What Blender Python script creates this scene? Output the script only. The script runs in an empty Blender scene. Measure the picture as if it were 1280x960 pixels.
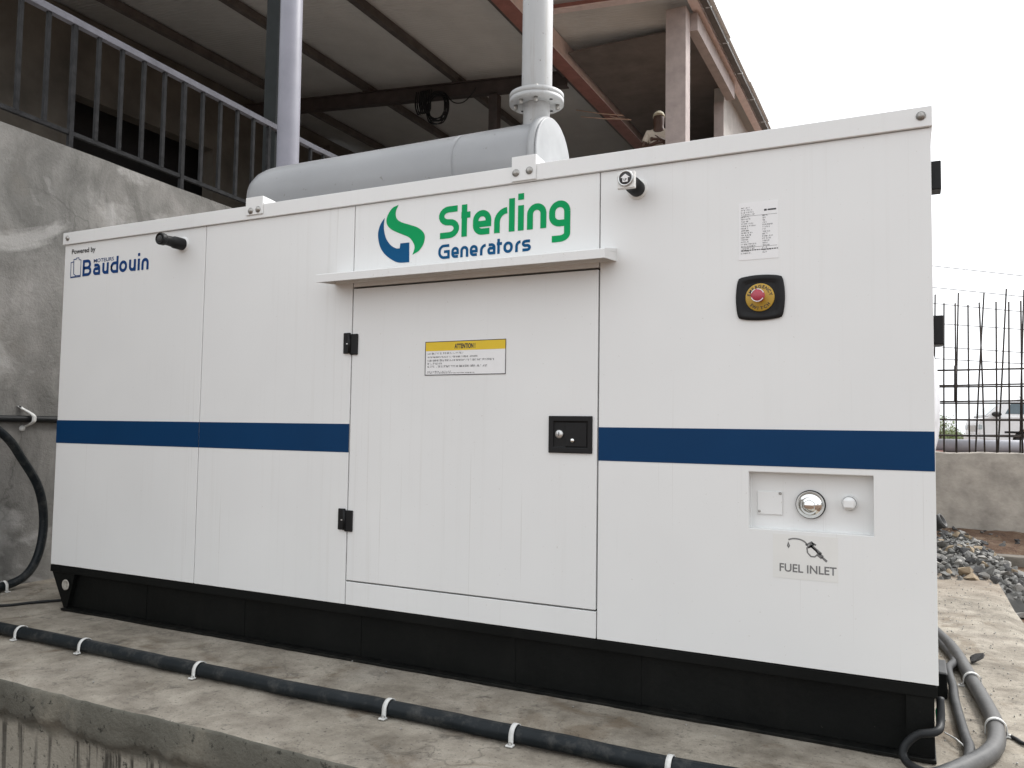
import bpy, bmesh, math, random
from mathutils import Vector, Matrix, noise
R = math.radians
scene = bpy.context.scene
C = scene.collection
rnd = random.Random(7)

# ------------------------------------------------------------------ camera
yaw, pitch, roll = R(26.5152611), R(3.22613464), R(0.86171414)
fw = Vector((-math.sin(yaw)*math.cos(pitch), math.cos(yaw)*math.cos(pitch), math.sin(pitch)))
r0 = Vector((math.cos(yaw), math.sin(yaw), 0)); u0 = r0.cross(fw)
rt = r0*math.cos(roll)+u0*math.sin(roll); up = -r0*math.sin(roll)+u0*math.cos(roll)
cd = bpy.data.cameras.new('camera'); cam = bpy.data.objects.new('camera', cd); C.objects.link(cam)
cd.sensor_width = 36; cd.lens = 28.233; cd.clip_start = .05; cd.clip_end = 2000
CP = Vector((-0.05640668, -2.90665842, 1.02593747))
cam.matrix_world = Matrix(((rt.x, up.x, -fw.x, CP.x), (rt.y, up.y, -fw.y, CP.y), (rt.z, up.z, -fw.z, CP.z), (0, 0, 0, 1)))
scene.camera = cam

# ------------------------------------------------------------------ light
SUN_EL, SUN_AZ = R(48), R(40)          # azimuth from +y towards +x
w = bpy.data.worlds.new('World'); scene.world = w; w.use_nodes = True
nt = w.node_tree; nt.nodes.clear()
sky = nt.nodes.new('ShaderNodeTexSky'); sky.sky_type = 'NISHITA'; sky.sun_disc = False
sky.sun_elevation = SUN_EL; sky.sun_rotation = SUN_AZ; sky.dust_density = 6.0; sky.air_density = 1.0; sky.ozone_density = 1.0
hs = nt.nodes.new('ShaderNodeHueSaturation'); hs.inputs['Saturation'].default_value = .12
mx = nt.nodes.new('ShaderNodeMix'); mx.data_type = 'RGBA'; mx.inputs[0].default_value = .6
mx.inputs[7].default_value = (7.2, 7.45, 7.75, 1)      # thin white overcast over the blue
bg = nt.nodes.new('ShaderNodeBackground'); bg.inputs['Strength'].default_value = .12
wo = nt.nodes.new('ShaderNodeOutputWorld')
nt.links.new(sky.outputs[0], hs.inputs['Color']); nt.links.new(hs.outputs[0], mx.inputs[6])
nt.links.new(mx.outputs[2], bg.inputs[0]); nt.links.new(bg.outputs[0], wo.inputs[0])
sl = bpy.data.lights.new('sun', 'SUN'); sl.energy = 1.15; sl.angle = R(11); sl.color = (1, .975, .94)
so = bpy.data.objects.new('sun', sl); C.objects.link(so)
sd = Vector((math.sin(SUN_AZ)*math.cos(SUN_EL), math.cos(SUN_AZ)*math.cos(SUN_EL), math.sin(SUN_EL)))
so.rotation_euler = sd.to_track_quat('Z', 'Y').to_euler(); so.location = sd*30
scene.view_settings.view_transform = 'Standard'; scene.view_settings.look = 'None'
scene.view_settings.exposure = 1.15; scene.view_settings.gamma = 1

# ------------------------------------------------------------------ materials
def mat(name, col, rough=.6, metal=0, var=.12, scale=8, bump=0, bscale=60, stretch=(1, 1, 1), col2=None, spec=.5, detail=6):
    m = bpy.data.materials.new(name); m.use_nodes = True
    n = m.node_tree.nodes; l = m.node_tree.links; b = n['Principled BSDF']
    b.inputs['Roughness'].default_value = rough; b.inputs['Metallic'].default_value = metal
    b.inputs['Specular IOR Level'].default_value = spec
    tc = n.new('ShaderNodeTexCoord'); mp = n.new('ShaderNodeMapping'); mp.inputs['Scale'].default_value = stretch
    l.new(tc.outputs['Object'], mp.inputs['Vector'])
    nz = n.new('ShaderNodeTexNoise'); nz.inputs['Scale'].default_value = scale; nz.inputs['Detail'].default_value = detail
    nz.inputs['Roughness'].default_value = .6
    l.new(mp.outputs[0], nz.inputs['Vector'])
    cr = n.new('ShaderNodeValToRGB'); e = cr.color_ramp.elements
    c2 = col2 or tuple(min(1, c*(1+var)) for c in col); c1 = col if col2 else tuple(c*(1-var) for c in col)
    e[0].position = .3; e[0].color = (*c1, 1); e[1].position = .7; e[1].color = (*c2, 1)
    l.new(nz.outputs['Fac'], cr.inputs[0]); l.new(cr.outputs[0], b.inputs['Base Color'])
    if bump:
        bz = n.new('ShaderNodeTexNoise'); bz.inputs['Scale'].default_value = bscale; bz.inputs['Detail'].default_value = 4
        l.new(mp.outputs[0], bz.inputs['Vector'])
        bp = n.new('ShaderNodeBump'); bp.inputs['Strength'].default_value = bump; bp.inputs['Distance'].default_value = .01
        l.new(bz.outputs['Fac'], bp.inputs['Height']); l.new(bp.outputs[0], b.inputs['Normal'])
    m['cr'] = 1
    return m
class NB:
    """node helper for the layered materials"""
    def __init__(s, name, rough=.8):
        s.m = bpy.data.materials.new(name); s.m.use_nodes = True
        s.n = s.m.node_tree.nodes; s.l = s.m.node_tree.links; s.b = s.n['Principled BSDF']
        s.b.inputs['Roughness'].default_value = rough
        s.tc = s.n.new('ShaderNodeTexCoord')
    def noise(s, scale, stretch=(1, 1, 1), detail=6, rough=.6, dist=0, loc=(0, 0, 0)):
        mp = s.n.new('ShaderNodeMapping'); mp.inputs['Scale'].default_value = stretch; mp.inputs['Location'].default_value = loc
        s.l.new(s.tc.outputs['Object'], mp.inputs['Vector'])
        z = s.n.new('ShaderNodeTexNoise'); z.inputs['Scale'].default_value = scale; z.inputs['Detail'].default_value = detail
        z.inputs['Roughness'].default_value = rough; z.inputs['Distortion'].default_value = dist
        s.l.new(mp.outputs[0], z.inputs['Vector']); return z.outputs['Fac']
    def voro(s, scale, stretch=(1, 1, 1), warp=.0):
        mp = s.n.new('ShaderNodeMapping'); mp.inputs['Scale'].default_value = stretch
        s.l.new(s.tc.outputs['Object'], mp.inputs['Vector'])
        src = mp.outputs[0]
        if warp:
            z = s.n.new('ShaderNodeTexNoise'); z.inputs['Scale'].default_value = 2.5; z.inputs['Detail'].default_value = 5
            s.l.new(src, z.inputs['Vector'])
            mxv = s.n.new('ShaderNodeMix'); mxv.data_type = 'VECTOR'; mxv.inputs[0].default_value = warp
            s.l.new(src, mxv.inputs[4]); s.l.new(z.outputs['Color'], mxv.inputs[5]); src = mxv.outputs[1]
        v = s.n.new('ShaderNodeTexVoronoi'); v.feature = 'DISTANCE_TO_EDGE'; v.inputs['Scale'].default_value = scale
        s.l.new(src, v.inputs['Vector']); return v.outputs['Distance']
    def ramp(s, fac, stops):
        cr = s.n.new('ShaderNodeValToRGB'); e = cr.color_ramp.elements
        while len(e) < len(stops): e.new(.5)
        for k, (p, c) in zip(e, stops):
            k.position = p; k.color = (*(c if isinstance(c, tuple) else (c, c, c)), 1)
        s.l.new(fac, cr.inputs[0]); return cr.outputs[0]
    def mix(s, a, b, fac, mode='MIX'):
        x = s.n.new('ShaderNodeMix'); x.data_type = 'RGBA'; x.blend_type = mode
        for sock, v in ((x.inputs[0], fac), (x.inputs[6], a), (x.inputs[7], b)):
            if isinstance(v, (int, float)): sock.default_value = v
            elif isinstance(v, tuple): sock.default_value = (*v, 1)
            else: s.l.new(v, sock)
        return x.outputs[2]
    def xyz(s):
        q = s.n.new('ShaderNodeSeparateXYZ'); s.l.new(s.tc.outputs['Object'], q.inputs[0]); return q.outputs
    def math(s, op, a, b=0.0):
        x = s.n.new('ShaderNodeMath'); x.operation = op
        for i, v in enumerate((a, b)):
            if isinstance(v, (int, float)): x.inputs[i].default_value = v
            else: s.l.new(v, x.inputs[i])
        return x.outputs[0]
    def bump(s, h, strength=.3, dist=.01):
        p = s.n.new('ShaderNodeBump'); p.inputs['Strength'].default_value = strength; p.inputs['Distance'].default_value = dist
        s.l.new(h, p.inputs['Height']); s.l.new(p.outputs[0], s.b.inputs['Normal'])
    def done(s, col):
        s.l.new(col, s.b.inputs['Base Color']); return s.m

def white_panel_mat():
    k = NB('white_painted_steel', .38)
    base = k.ramp(k.noise(1.3, detail=3), [(.3, (.725, .73, .722)), (.7, (.765, .77, .76))])
    st = k.noise(44, (1, 1, .016), detail=5, rough=.65)          # rain-washed dust streaks
    dust = k.ramp(st, [(.54, 0.0), (.76, .26)])
    patch = k.ramp(k.noise(1.1, (1, 1, .5), detail=3), [(.44, 0.0), (.64, 1.0)])
    f = k.mix(dust, patch, 1.0, 'MULTIPLY')
    c = k.mix(base, (.50, .48, .44), f)
    ln = k.ramp(k.noise(95, (1, 1, .007), detail=2), [(.67, 0.0), (.71, .26)])
    lm = k.ramp(k.noise(2.3, (1, 1, .55), detail=3, loc=(4, 0, 2)), [(.47, 0.0), (.62, 1.0)])
    c = k.mix(c, (.42, .40, .36), k.mix(ln, lm, 1.0, 'MULTIPLY'))
    speck = k.ramp(k.noise(85, detail=2), [(.70, 0.0), (.76, .35)])
    c = k.mix(c, (.36, .32, .26), speck)
    h = k.noise(1.7, (1, 1, .7), detail=1)
    k.bump(h, .2, .03)
    return k.done(c)
M_white = white_panel_mat()
M_trim = M_white
def pad_mat():
    k = NB('rough_concrete', .9)
    a = k.ramp(k.noise(1.5, (1, 1, 1), detail=10, rough=.62, dist=.15), [(.28, (0.105, 0.089, 0.068)), (.44, (0.250, 0.216, 0.171)), (.58, (0.356, 0.314, 0.262)), (.76, (0.509, 0.474, 0.413))])
    b = k.ramp(k.noise(5, (1, 1, 1), detail=9, rough=.66, dist=.15, loc=(3, 1, 0)), [(.36, (0.130, 0.114, 0.093)), (.62, (0.509, 0.474, 0.407))])
    c = k.mix(a, b, .5)
    st = k.ramp(k.noise(2.3, (1, 1.2, 1), detail=6, dist=1.2, loc=(9, 4, 2)), [(.57, 0.0), (.66, .6)])
    c = k.mix(c, (0.136, 0.095, 0.056), st)                              # brown water stains
    rub = k.ramp(k.noise(8, (1, 1.1, 1), detail=9, rough=.74, dist=.1, loc=(1, 7, 0)), [(.55, 0.0), (.68, .8)])
    c = k.mix(c, (0.093, 0.082, 0.068), rub)
    pat = k.ramp(k.noise(1.1, detail=5, loc=(5, 2, 1)), [(.56, 0.0), (.70, .38)])
    c = k.mix(c, (0.584, 0.552, 0.503), pat)
    pit = k.ramp(k.noise(70, detail=3), [(.31, .7), (.40, 0.0)])
    c = k.mix(c, (0.065, 0.056, 0.048), pit)
    gr = k.ramp(k.noise(160, detail=3), [(.3, .72), (.7, 1.15)])
    c = k.mix(c, gr, .4, 'MULTIPLY')
    cr = k.mix(k.ramp(k.voro(2.1, warp=.4), [(.0, .45), (.007, 0.0)]), k.ramp(k.noise(.9, detail=3, loc=(7, 3, 5)), [(.52, 0.0), (.60, 1.0)]), 1.0, 'MULTIPLY')
    c = k.mix(c, (0.063, 0.054, 0.042), cr)
    x, y, z = k.xyz()
    c = k.mix(c, (.86, .85, .83), 1.0, 'MULTIPLY')
    fe = k.ramp(k.math('MULTIPLY', k.math('ADD', y, k.math('MULTIPLY', k.noise(3, detail=7, rough=.7), 1.6)), .2), [(.74, 0.0), (.93, .75)])
    c = k.mix(c, (.19, .145, .105), fe)
    h = k.mix(k.noise(12, (1, 1, 1), detail=9, rough=.75, dist=.3), k.noise(90, detail=3), .3)
    k.bump(h, .55, .02)
    return k.done(c)
M_pad = pad_mat()
def padside_mat():
    k = NB('damp_concrete_face', .9)
    x, y, z = k.xyz()
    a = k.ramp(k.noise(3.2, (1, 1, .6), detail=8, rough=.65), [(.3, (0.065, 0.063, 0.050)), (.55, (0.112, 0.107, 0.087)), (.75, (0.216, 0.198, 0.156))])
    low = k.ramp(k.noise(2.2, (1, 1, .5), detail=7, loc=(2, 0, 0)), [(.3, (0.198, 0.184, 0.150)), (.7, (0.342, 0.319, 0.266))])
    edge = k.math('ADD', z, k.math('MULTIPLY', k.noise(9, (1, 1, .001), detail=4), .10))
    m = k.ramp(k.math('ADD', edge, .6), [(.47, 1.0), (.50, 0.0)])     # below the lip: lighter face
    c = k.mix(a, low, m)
    dr = k.ramp(k.noise(17, (1, 1, .05), detail=4, rough=.6, dist=.4), [(.50, 0.0), (.56, .9)])
    dp = k.ramp(k.noise(1.5, (1, 1, .3), detail=2, loc=(3.6, 0, 0)), [(.34, 0.0), (.50, 1.0)])
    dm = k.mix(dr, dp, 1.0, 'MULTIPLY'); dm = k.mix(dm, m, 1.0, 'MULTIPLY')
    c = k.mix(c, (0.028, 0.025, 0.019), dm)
    pit = k.ramp(k.noise(34, detail=4, rough=.7), [(.33, .9), (.40, 0.0)])
    c = k.mix(c, (0.019, 0.019, 0.014), pit)
    k.bump(k.mix(k.noise(14, detail=8, rough=.7), k.noise(60, detail=3), .4), .7, .02)
    return k.done(c)
M_padside = padside_mat()
def plaster_mat():
    k = NB('stained_cement_plaster', .92)
    a = k.ramp(k.noise(1.35, detail=9, rough=.6, dist=.35), [(.28, (0.090, 0.086, 0.080)), (.45, (0.145, 0.141, 0.131)), (.58, (0.213, 0.203, 0.189)), (.74, (0.322, 0.308, 0.291))])
    b = k.ramp(k.noise(3.6, (1, 1, .6), detail=8, rough=.62, dist=1.1, loc=(4, 4, 1)), [(.34, (0.077, 0.075, 0.068)), (.66, (0.246, 0.238, 0.223))])
    c = k.mix(a, b, .5)
    wash = k.ramp(k.noise(1.25, (1, 1, 1.5), detail=6, dist=.7, loc=(0, 2.4, 7)), [(.54, 0.0), (.62, .6)])
    c = k.mix(c, (0.379, 0.370, 0.354), wash)
    rust = k.ramp(k.noise(1.1, detail=4, loc=(8, 3.1, 2)), [(.60, 0.0), (.72, .4)])
    c = k.mix(c, (0.133, 0.111, 0.086), rust)
    dk = k.ramp(k.noise(4.5, (1, 1, .16), detail=5, rough=.6, loc=(0, 8, 0)), [(.58, 0.0), (.74, .55)])
    c = k.mix(c, (0.084, 0.081, 0.076), dk)
    cr = k.ramp(k.voro(2.3, warp=.35), [(.0, .5), (.014, 0.0)])
    cm = k.ramp(k.noise(.8, detail=3, loc=(1, 1, 5)), [(.42, 0.0), (.52, 1.0)])
    c = k.mix(c, (0.067, 0.065, 0.059), k.mix(cr, cm, 1.0, 'MULTIPLY'))
    h = k.mix(k.noise(6, detail=9, rough=.75, dist=.6), k.noise(55, detail=4), .35)
    k.bump(h, .6, .022)
    return k.done(c)
M_plaster = plaster_mat()
def dirt_mat():
    k = NB('reddish_dirt', .95)
    c = k.ramp(k.noise(5, detail=9, rough=.7), [(.3, (0.058, 0.033, 0.020)), (.5, (0.136, 0.078, 0.047)), (.72, (0.250, 0.184, 0.122))])
    h = k.noise(30, detail=8, rough=.75); k.bump(h, .9, .03)
    return k.done(c)
M_dirt = dirt_mat()
M_concrete = mat('grey_concrete', (.37, .335, .29), .9, var=.32, scale=4, bump=.5, bscale=22, detail=9)
def black_steel():
    k = NB('black_base_paint', .5); k.b.inputs['Specular IOR Level'].default_value = .13
    c = k.ramp(k.noise(3, detail=6), [(.3, (.0035, .004, .0037)), (.7, (.007, .0075, .007))])
    d = k.ramp(k.noise(5, (1, 1, .25), detail=8, rough=.7), [(.54, 0.0), (.78, .35)])
    c = k.mix(c, (.016, .015, .013), d)
    x, y, z = k.xyz()
    e = k.math('ADD', z, k.math('MULTIPLY', k.noise(14, detail=6, rough=.7), .07))
    lowd = k.ramp(e, [(.022, .25), (.05, 0.0)])
    c = k.mix(c, (.075, .068, .058), lowd)
    fl = k.ramp(k.noise(60, detail=2), [(.74, 0.0), (.78, .4)])
    c = k.mix(c, (.09, .082, .07), fl)
    k.bump(k.noise(40, detail=3), .12, .01)
    return k.done(c)
M_hole = mat('beige_hole_face', (.34, .32, .28), .9, var=.4, scale=60)  # pale beige face filling the lifting hole
M_kerb = mat('shaded_kerb_concrete', (.17, .15, .125), .9, var=.3, scale=9, bump=.5, bscale=30)  # concrete colour darkened to carry the shadow on the kerb
M_black = black_steel()
M_blkplastic = mat('black_plastic', (.006, .006, .0065), .5, var=.2, bump=.06, bscale=200, spec=.3)
def hose_mat():
    k = NB('dusty_black_pipe', .45); k.b.inputs['Specular IOR Level'].default_value = .22
    c = k.ramp(k.noise(6, detail=6), [(.3, (.005, .008, .010)), (.7, (.011, .015, .018))])
    d = k.ramp(k.noise(13, detail=9, rough=.75), [(.50, 0.0), (.76, .5)])
    c = k.mix(c, (.12, .115, .105), d)
    x, y, z = k.xyz()
    side = k.ramp(k.math('ADD', k.math('MULTIPLY', x, .5), k.math('ADD', k.math('MULTIPLY', k.noise(5, detail=5), .2), .4)), [(.48, 0.0), (.58, .8)])
    c = k.mix(c, (.115, .112, .108), side)   # greyer towards the right end
    k.bump(k.noise(30, detail=5), .15, .01)
    return k.done(c)
M_hose = hose_mat()
M_rubber = mat('black_cable_sheath', (.012, .013, .014), .5, spec=.25, var=.3, scale=20)
M_greyhose = mat('grey_dusty_conduit', (.05, .05, .05), .55, spec=.25, var=.35, scale=12, bump=.1, bscale=40)
M_blue = mat('navy_stripe_vinyl', (.001, .034, .105), .4, var=.06, scale=3, spec=.15)
M_green = mat('green_vinyl', (.001, .30, .095), .45, var=.04, spec=.12)
M_navy = mat('navy_vinyl', (.002, .075, .19), .45, var=.05, spec=.12)
M_navy2 = mat('deep_navy_print', (.006, .045, .17), .45, var=.05, spec=.12)
M_ink = mat('black_ink', (.03, .03, .032), .5, var=.05)
M_greyink = mat('grey_ink', (.16, .16, .16), .5, var=.1, scale=40)
M_label = mat('white_label_film', (.78, .78, .78), .3, var=.03)
M_clear = mat('yellowed_film', (.725, .725, .70), .3, var=.04, scale=6)
M_yellow = mat('yellow_label', (.72, .50, .01), .4, var=.05)
M_gold = mat('dull_gold_disc', (.47, .29, .03), .4, var=.1)
M_red = mat('red_button', (.42, .05, .08), .3, var=.06)
M_galv = mat('zinc_metal', (.55, .55, .54), .35, metal=.85, var=.25, scale=50)
M_screw = mat('steel_screw', (.35, .34, .32), .4, metal=.7, var=.3, scale=90)
M_chrome = mat('chrome', (.82, .82, .80), .06, metal=1, var=.03)
M_strap = mat('white_strap', (.62, .62, .60), .5, var=.15, scale=40)
def grey_paint():
    k = NB('silver_grey_paint', .36)
    c = k.ramp(k.noise(2.2, detail=5), [(.3, (.235, .24, .247)), (.7, (.275, .28, .287))])
    d = k.ramp(k.noise(10, (.2, 1, 1), detail=7, rough=.7), [(.55, 0.0), (.8, .3)])
    c = k.mix(c, (.20, .195, .185), d)
    sp = k.ramp(k.noise(30, detail=3), [(.69, 0.0), (.73, .5)])
    c = k.mix(c, (.10, .085, .07), sp)
    return k.done(c)
M_grey = grey_paint()
M_stack = mat('pale_grey_pipe_paint', (.43, .435, .43), .5, var=.1, scale=9, bump=.08, bscale=30)
def stack_mat():
    k = NB('weathered_pipe_paint', .5)
    c = k.ramp(k.noise(5, (1, 1, .4), detail=6), [(.3, (.34, .345, .345)), (.7, (.40, .405, .405))])
    d = k.ramp(k.noise(30, (1, 1, .05), detail=5), [(.54, 0.0), (.74, .5)])
    c = k.mix(c, (.24, .21, .17), d)
    sp = k.ramp(k.noise(42, detail=3), [(.68, 0.0), (.72, .7)])
    c = k.mix(c, (.13, .10, .075), sp)
    k.bump(k.noise(26, detail=4), .12, .01)
    return k.done(c)
M_stack = stack_mat()
M_capgrey = mat('light_grey_cap_paint', (.29, .295, .30), .5, var=.12, scale=7)
M_postpaint = mat('lilac_white_pipe', (.225, .225, .26), .5, spec=.3, var=.1, scale=5)
M_railtop = mat('galvanised_rail', (.125, .125, .145), .55, spec=.3, metal=.0, var=.25, scale=9)
M_rail = mat('dark_railing_paint', (.016, .016, .017), .6, spec=.12, var=.6, scale=20)
M_darkcol = mat('dark_green_column_paint', (.014, .017, .017), .6, var=.2, spec=.15)
M_roof = mat('roof_sheet_underside', (.60, .59, .565), .6, var=.07, scale=1.6, detail=8)
M_purlin = mat('purlin_brown_primer', (.10, .088, .08), .6, var=.3, scale=4)
M_rafter = mat('rafter_red_brown', (.055, .044, .041), .6, var=.35, scale=4)
M_soffit = mat('brown_soffit_board', (.17, .145, .13), .7, var=.2, scale=3)
M_redoxide = mat('red_oxide_steel', (.36, .16, .135), .6, var=.18, scale=6)
M_pink = mat('sunlit_pink_primer', (.84, .70, .67), .6, var=.1, scale=7)  # pink primer paled so the shaded beam faces look sunlit
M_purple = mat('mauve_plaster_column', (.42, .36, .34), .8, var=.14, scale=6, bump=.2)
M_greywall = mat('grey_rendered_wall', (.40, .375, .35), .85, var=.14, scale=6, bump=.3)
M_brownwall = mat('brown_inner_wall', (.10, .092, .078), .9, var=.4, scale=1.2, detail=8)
M_dark = mat('dark_recess', (.012, .012, .013), .8, var=.3)
M_rebar = mat('rusty_rebar', (.012, .012, .013), .75, var=.45, scale=15, col2=(.05, .034, .025))
M_tarp = mat('grey_culvert_plastic', (.33, .33, .36), .5, var=.12, scale=3)
M_bag = mat('white_plastic_film', (.62, .62, .64), .35, var=.1, scale=9, bump=.4, bscale=14)
M_carwhite = mat('white_car_paint', (.82, .82, .82), .25, var=.03)
M_glass = mat('tinted_car_glass', (.10, .14, .16), .08, var=.1)
M_paleglass = mat('pale_windscreen_glass', (.42, .47, .48), .08, var=.1)
M_tyre = mat('tyre_rubber', (.02, .02, .02), .8, var=.2)
M_leaf = mat('leaf_green', (.13, .17, .05), .6, var=.4, scale=7)
M_trunk = mat('tree_bark', (.10, .075, .05), .9, var=.3)
M_skin = mat('brown_skin', (.075, .038, .025), .55, var=.1)
M_shirt = mat('cream_work_shirt', (.58, .52, .44), .9, var=.12, scale=12)
M_trouser = mat('tan_trousers', (.33, .24, .17), .9, var=.15, scale=12)
M_cap = mat('cream_cap', (.70, .66, .52), .85, var=.08)
M_shoe = mat('dark_boots', (.03, .025, .02), .7, var=.2)
M_copper = mat('coppery_wire', (.75, .55, .44), .45, var=.2)
M_powerline = mat('aluminium_cable', (.16, .16, .17), .6, var=.1)
M_rock = [mat('stone_grey', (0.159, 0.156, 0.147), .9, var=.25, scale=7, bump=.5, bscale=18),
          mat('stone_pale', (0.314, 0.301, 0.279), .9, var=.2, scale=7, bump=.5, bscale=18),
          mat('stone_dark', (0.070, 0.068, 0.067), .9, var=.25, scale=7, bump=.5, bscale=18),
          mat('stone_tan', (0.292, 0.227, 0.153), .9, var=.2, scale=7, bump=.5, bscale=18)]

# ------------------------------------------------------------------ mesh builder
class MB:
    def __init__(s): s.v = []; s.f = []; s.sm = []; s.mi = []; s.cur = 0
    def face(s, idx, smooth=False): s.f.append(idx); s.sm.append(smooth); s.mi.append(s.cur)
    def box(s, x0, x1, y0, y1, z0, z1):
        b = len(s.v)
        s.v += [(x, y, z) for z in (z0, z1) for y in (y0, y1) for x in (x0, x1)]
        for q in ((0, 2, 3, 1), (4, 5, 7, 6), (0, 1, 5, 4), (2, 6, 7, 3), (0, 4, 6, 2), (1, 3, 7, 5)):
            s.face(tuple(b+i for i in q))
        return s
    def hexa(s, p):
        b = len(s.v); s.v += [tuple(q) for q in p]
        for q in ((0, 2, 3, 1), (4, 5, 7, 6), (0, 1, 5, 4), (2, 6, 7, 3), (0, 4, 6, 2), (1, 3, 7, 5)):
            s.face(tuple(b+i for i in q))
        return s
    def beam(s, a, b, wd, h, upv=(0, 0, 1)):
        a = Vector(a); b = Vector(b); d = (b-a).normalized(); sx = d.cross(Vector(upv)).normalized(); uz = sx.cross(d)
        p = []
        for z in (-h/2, h/2):
            for e in (a, b):
                for x in (-wd/2, wd/2): p.append(e+sx*x+uz*z)
        return s.hexa(p)
    def tube(s, path, r, n=12, closed=False, caps=True):
        P = [Vector(p) for p in path]; k = len(P); rad = r if isinstance(r, (list, tuple)) else [r]*k
        T = []
        for i in range(k):
            a = P[i-1] if (i or closed) else P[0]; c = P[(i+1) % k] if (i < k-1 or closed) else P[k-1]
            T.append((c-a).normalized())
        ref = Vector((0, 0, 1)) if abs(T[0].z) < .9 else Vector((0, 1, 0))
        nrm = (ref-T[0]*ref.dot(T[0])).normalized(); b0 = len(s.v)
        for i in range(k):
            nrm = (nrm-T[i]*nrm.dot(T[i])).normalized(); bn = T[i].cross(nrm)
            for j in range(n):
                an = 2*math.pi*j/n; s.v.append(tuple(P[i]+(nrm*math.cos(an)+bn*math.sin(an))*rad[i]))
        for i in range(k if closed else k-1):
            for j in range(n):
                a = b0+i*n+j; b = b0+i*n+(j+1) % n; i2 = (i+1) % k
                s.face((a, b, b0+i2*n+(j+1) % n, b0+i2*n+j), True)
        if caps and not closed:
            s.face(tuple(b0+j for j in reversed(range(n)))); s.face(tuple(b0+(k-1)*n+j for j in range(n)))
        return s
    def cyl(s, a, b, r, n=20): return s.tube([a, b], r, n)
    def lathe(s, o, ax, prof, n=32, ref=None):
        """prof: list of (distance along axis, radius); radius 0 closes"""
        o = Vector(o); ax = Vector(ax).normalized(); ref = Vector(ref or ((0, 0, 1) if abs(ax.z) < .9 else (1, 0, 0)))
        e1 = (ref-ax*ref.dot(ax)).normalized(); e2 = ax.cross(e1); rings = []
        for t, r in prof:
            if r < 1e-6: rings.append([len(s.v)]); s.v.append(tuple(o+ax*t))
            else:
                rings.append(list(range(len(s.v), len(s.v)+n)))
                for j in range(n):
                    an = 2*math.pi*j/n; s.v.append(tuple(o+ax*t+(e1*math.cos(an)+e2*math.sin(an))*r))
        for A, B in zip(rings, rings[1:]):
            for j in range(n):
                a0, a1 = (A[0], A[0]) if len(A) == 1 else (A[j], A[(j+1) % n])
                b0, b1 = (B[0], B[0]) if len(B) == 1 else (B[j], B[(j+1) % n])
                q = [a0, a1, b1, b0]; q = [v for i, v in enumerate(q) if v not in q[:i]]
                if len(q) > 2: s.face(tuple(q), True)
        return s
    def prism(s, poly, a, b, f):
        """poly of 2D points, f(u, v, w) -> 3D, w from a to b"""
        k = len(poly); b0 = len(s.v)
        s.v += [f(u, v, a) for u, v in poly]+[f(u, v, b) for u, v in poly]
        s.face(tuple(b0+i for i in range(k))); s.face(tuple(b0+k+i for i in reversed(range(k))))
        for i in range(k):
            j = (i+1) % k; s.face((b0+i, b0+k+i, b0+k+j, b0+j))
        return s
    def sphere(s, c, r, n=16, m=10, sc=(1, 1, 1)):
        pr = [(-math.cos(math.pi*i/m), math.sin(math.pi*i/m)) for i in range(m+1)]; b = len(s.v)
        s.lathe((0, 0, 0), (0, 0, 1), [(a, q if 0 < i < m else 0) for i, (a, q) in enumerate(pr)], n)
        for i in range(b, len(s.v)):
            p = s.v[i]; s.v[i] = (c[0]+p[0]*r*sc[0], c[1]+p[1]*r*sc[1], c[2]+p[2]*r*sc[2])
        return s
    def ribbon(s, pts, wd, f, closed=False):
        P = [Vector(p) for p in pts]; P = [p for i, p in enumerate(P) if i == 0 or (p-P[i-1]).length > 1e-6]
        if closed and (P[0]-P[-1]).length < 1e-6: P.pop()
        k = len(P); b0 = len(s.v)
        for i in range(k):
            if closed or 0 < i < k-1:
                d1 = (P[i]-P[i-1]).normalized(); d2 = (P[(i+1) % k]-P[i]).normalized()
            elif i == 0: d1 = d2 = (P[1]-P[0]).normalized()
            else: d1 = d2 = (P[i]-P[i-1]).normalized()
            n1 = Vector((-d1.y, d1.x)); n2 = Vector((-d2.y, d2.x)); m = (n1+n2).normalized(); m = m/max(.5, m.dot(n1))
            for sg in (1, -1):
                q = P[i]+m*wd/2*sg; s.v.append(f(q.x, q.y))
        for i in range(k if closed else k-1):
            j = (i+1) % k; s.face((b0+2*i, b0+2*i+1, b0+2*j+1, b0+2*j))
        return s
    def mesh(s, name):
        me = bpy.data.meshes.new(name); me.from_pydata(s.v, [], s.f); me.update()
        me.polygons.foreach_set('use_smooth', s.sm)
        if any(s.mi): me.polygons.foreach_set('material_index', s.mi)
        bm = bmesh.new(); bm.from_mesh(me); bmesh.ops.recalc_face_normals(bm, faces=bm.faces); bm.to_mesh(me); bm.free()
        return me
    def build(s, name, m, parent=None, bevel=0, seg=2):
        return link(name, s.mesh(name), m, parent, bevel, seg)
def link(name, me, m, parent=None, bevel=0, seg=2):
    for q in (m if isinstance(m, list) else [m]):
        if not me.materials or isinstance(m, list): me.materials.append(q)
    o = bpy.data.objects.new(name, me); C.objects.link(o)
    if parent:
        o.parent = parent; o.matrix_parent_inverse = Matrix.Translation(-Vector(parent_loc(parent)))
    if bevel:
        b = o.modifiers.new('bevel', 'BEVEL'); b.width = bevel; b.segments = seg; b.limit_method = 'ANGLE'; b.angle_limit = R(35)
    return o
def parent_loc(p):
    v = Vector(p.location)
    if p.parent: v = Vector((0, 0, 0)) + v if p.type != 'EMPTY' else v
    return v
def tag(o, label=None, cat=None, group=None, kind=None):
    if label: o['label'] = label
    if cat: o['category'] = cat
    if group: o['group'] = group
    if kind: o['kind'] = kind
    return o
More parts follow.
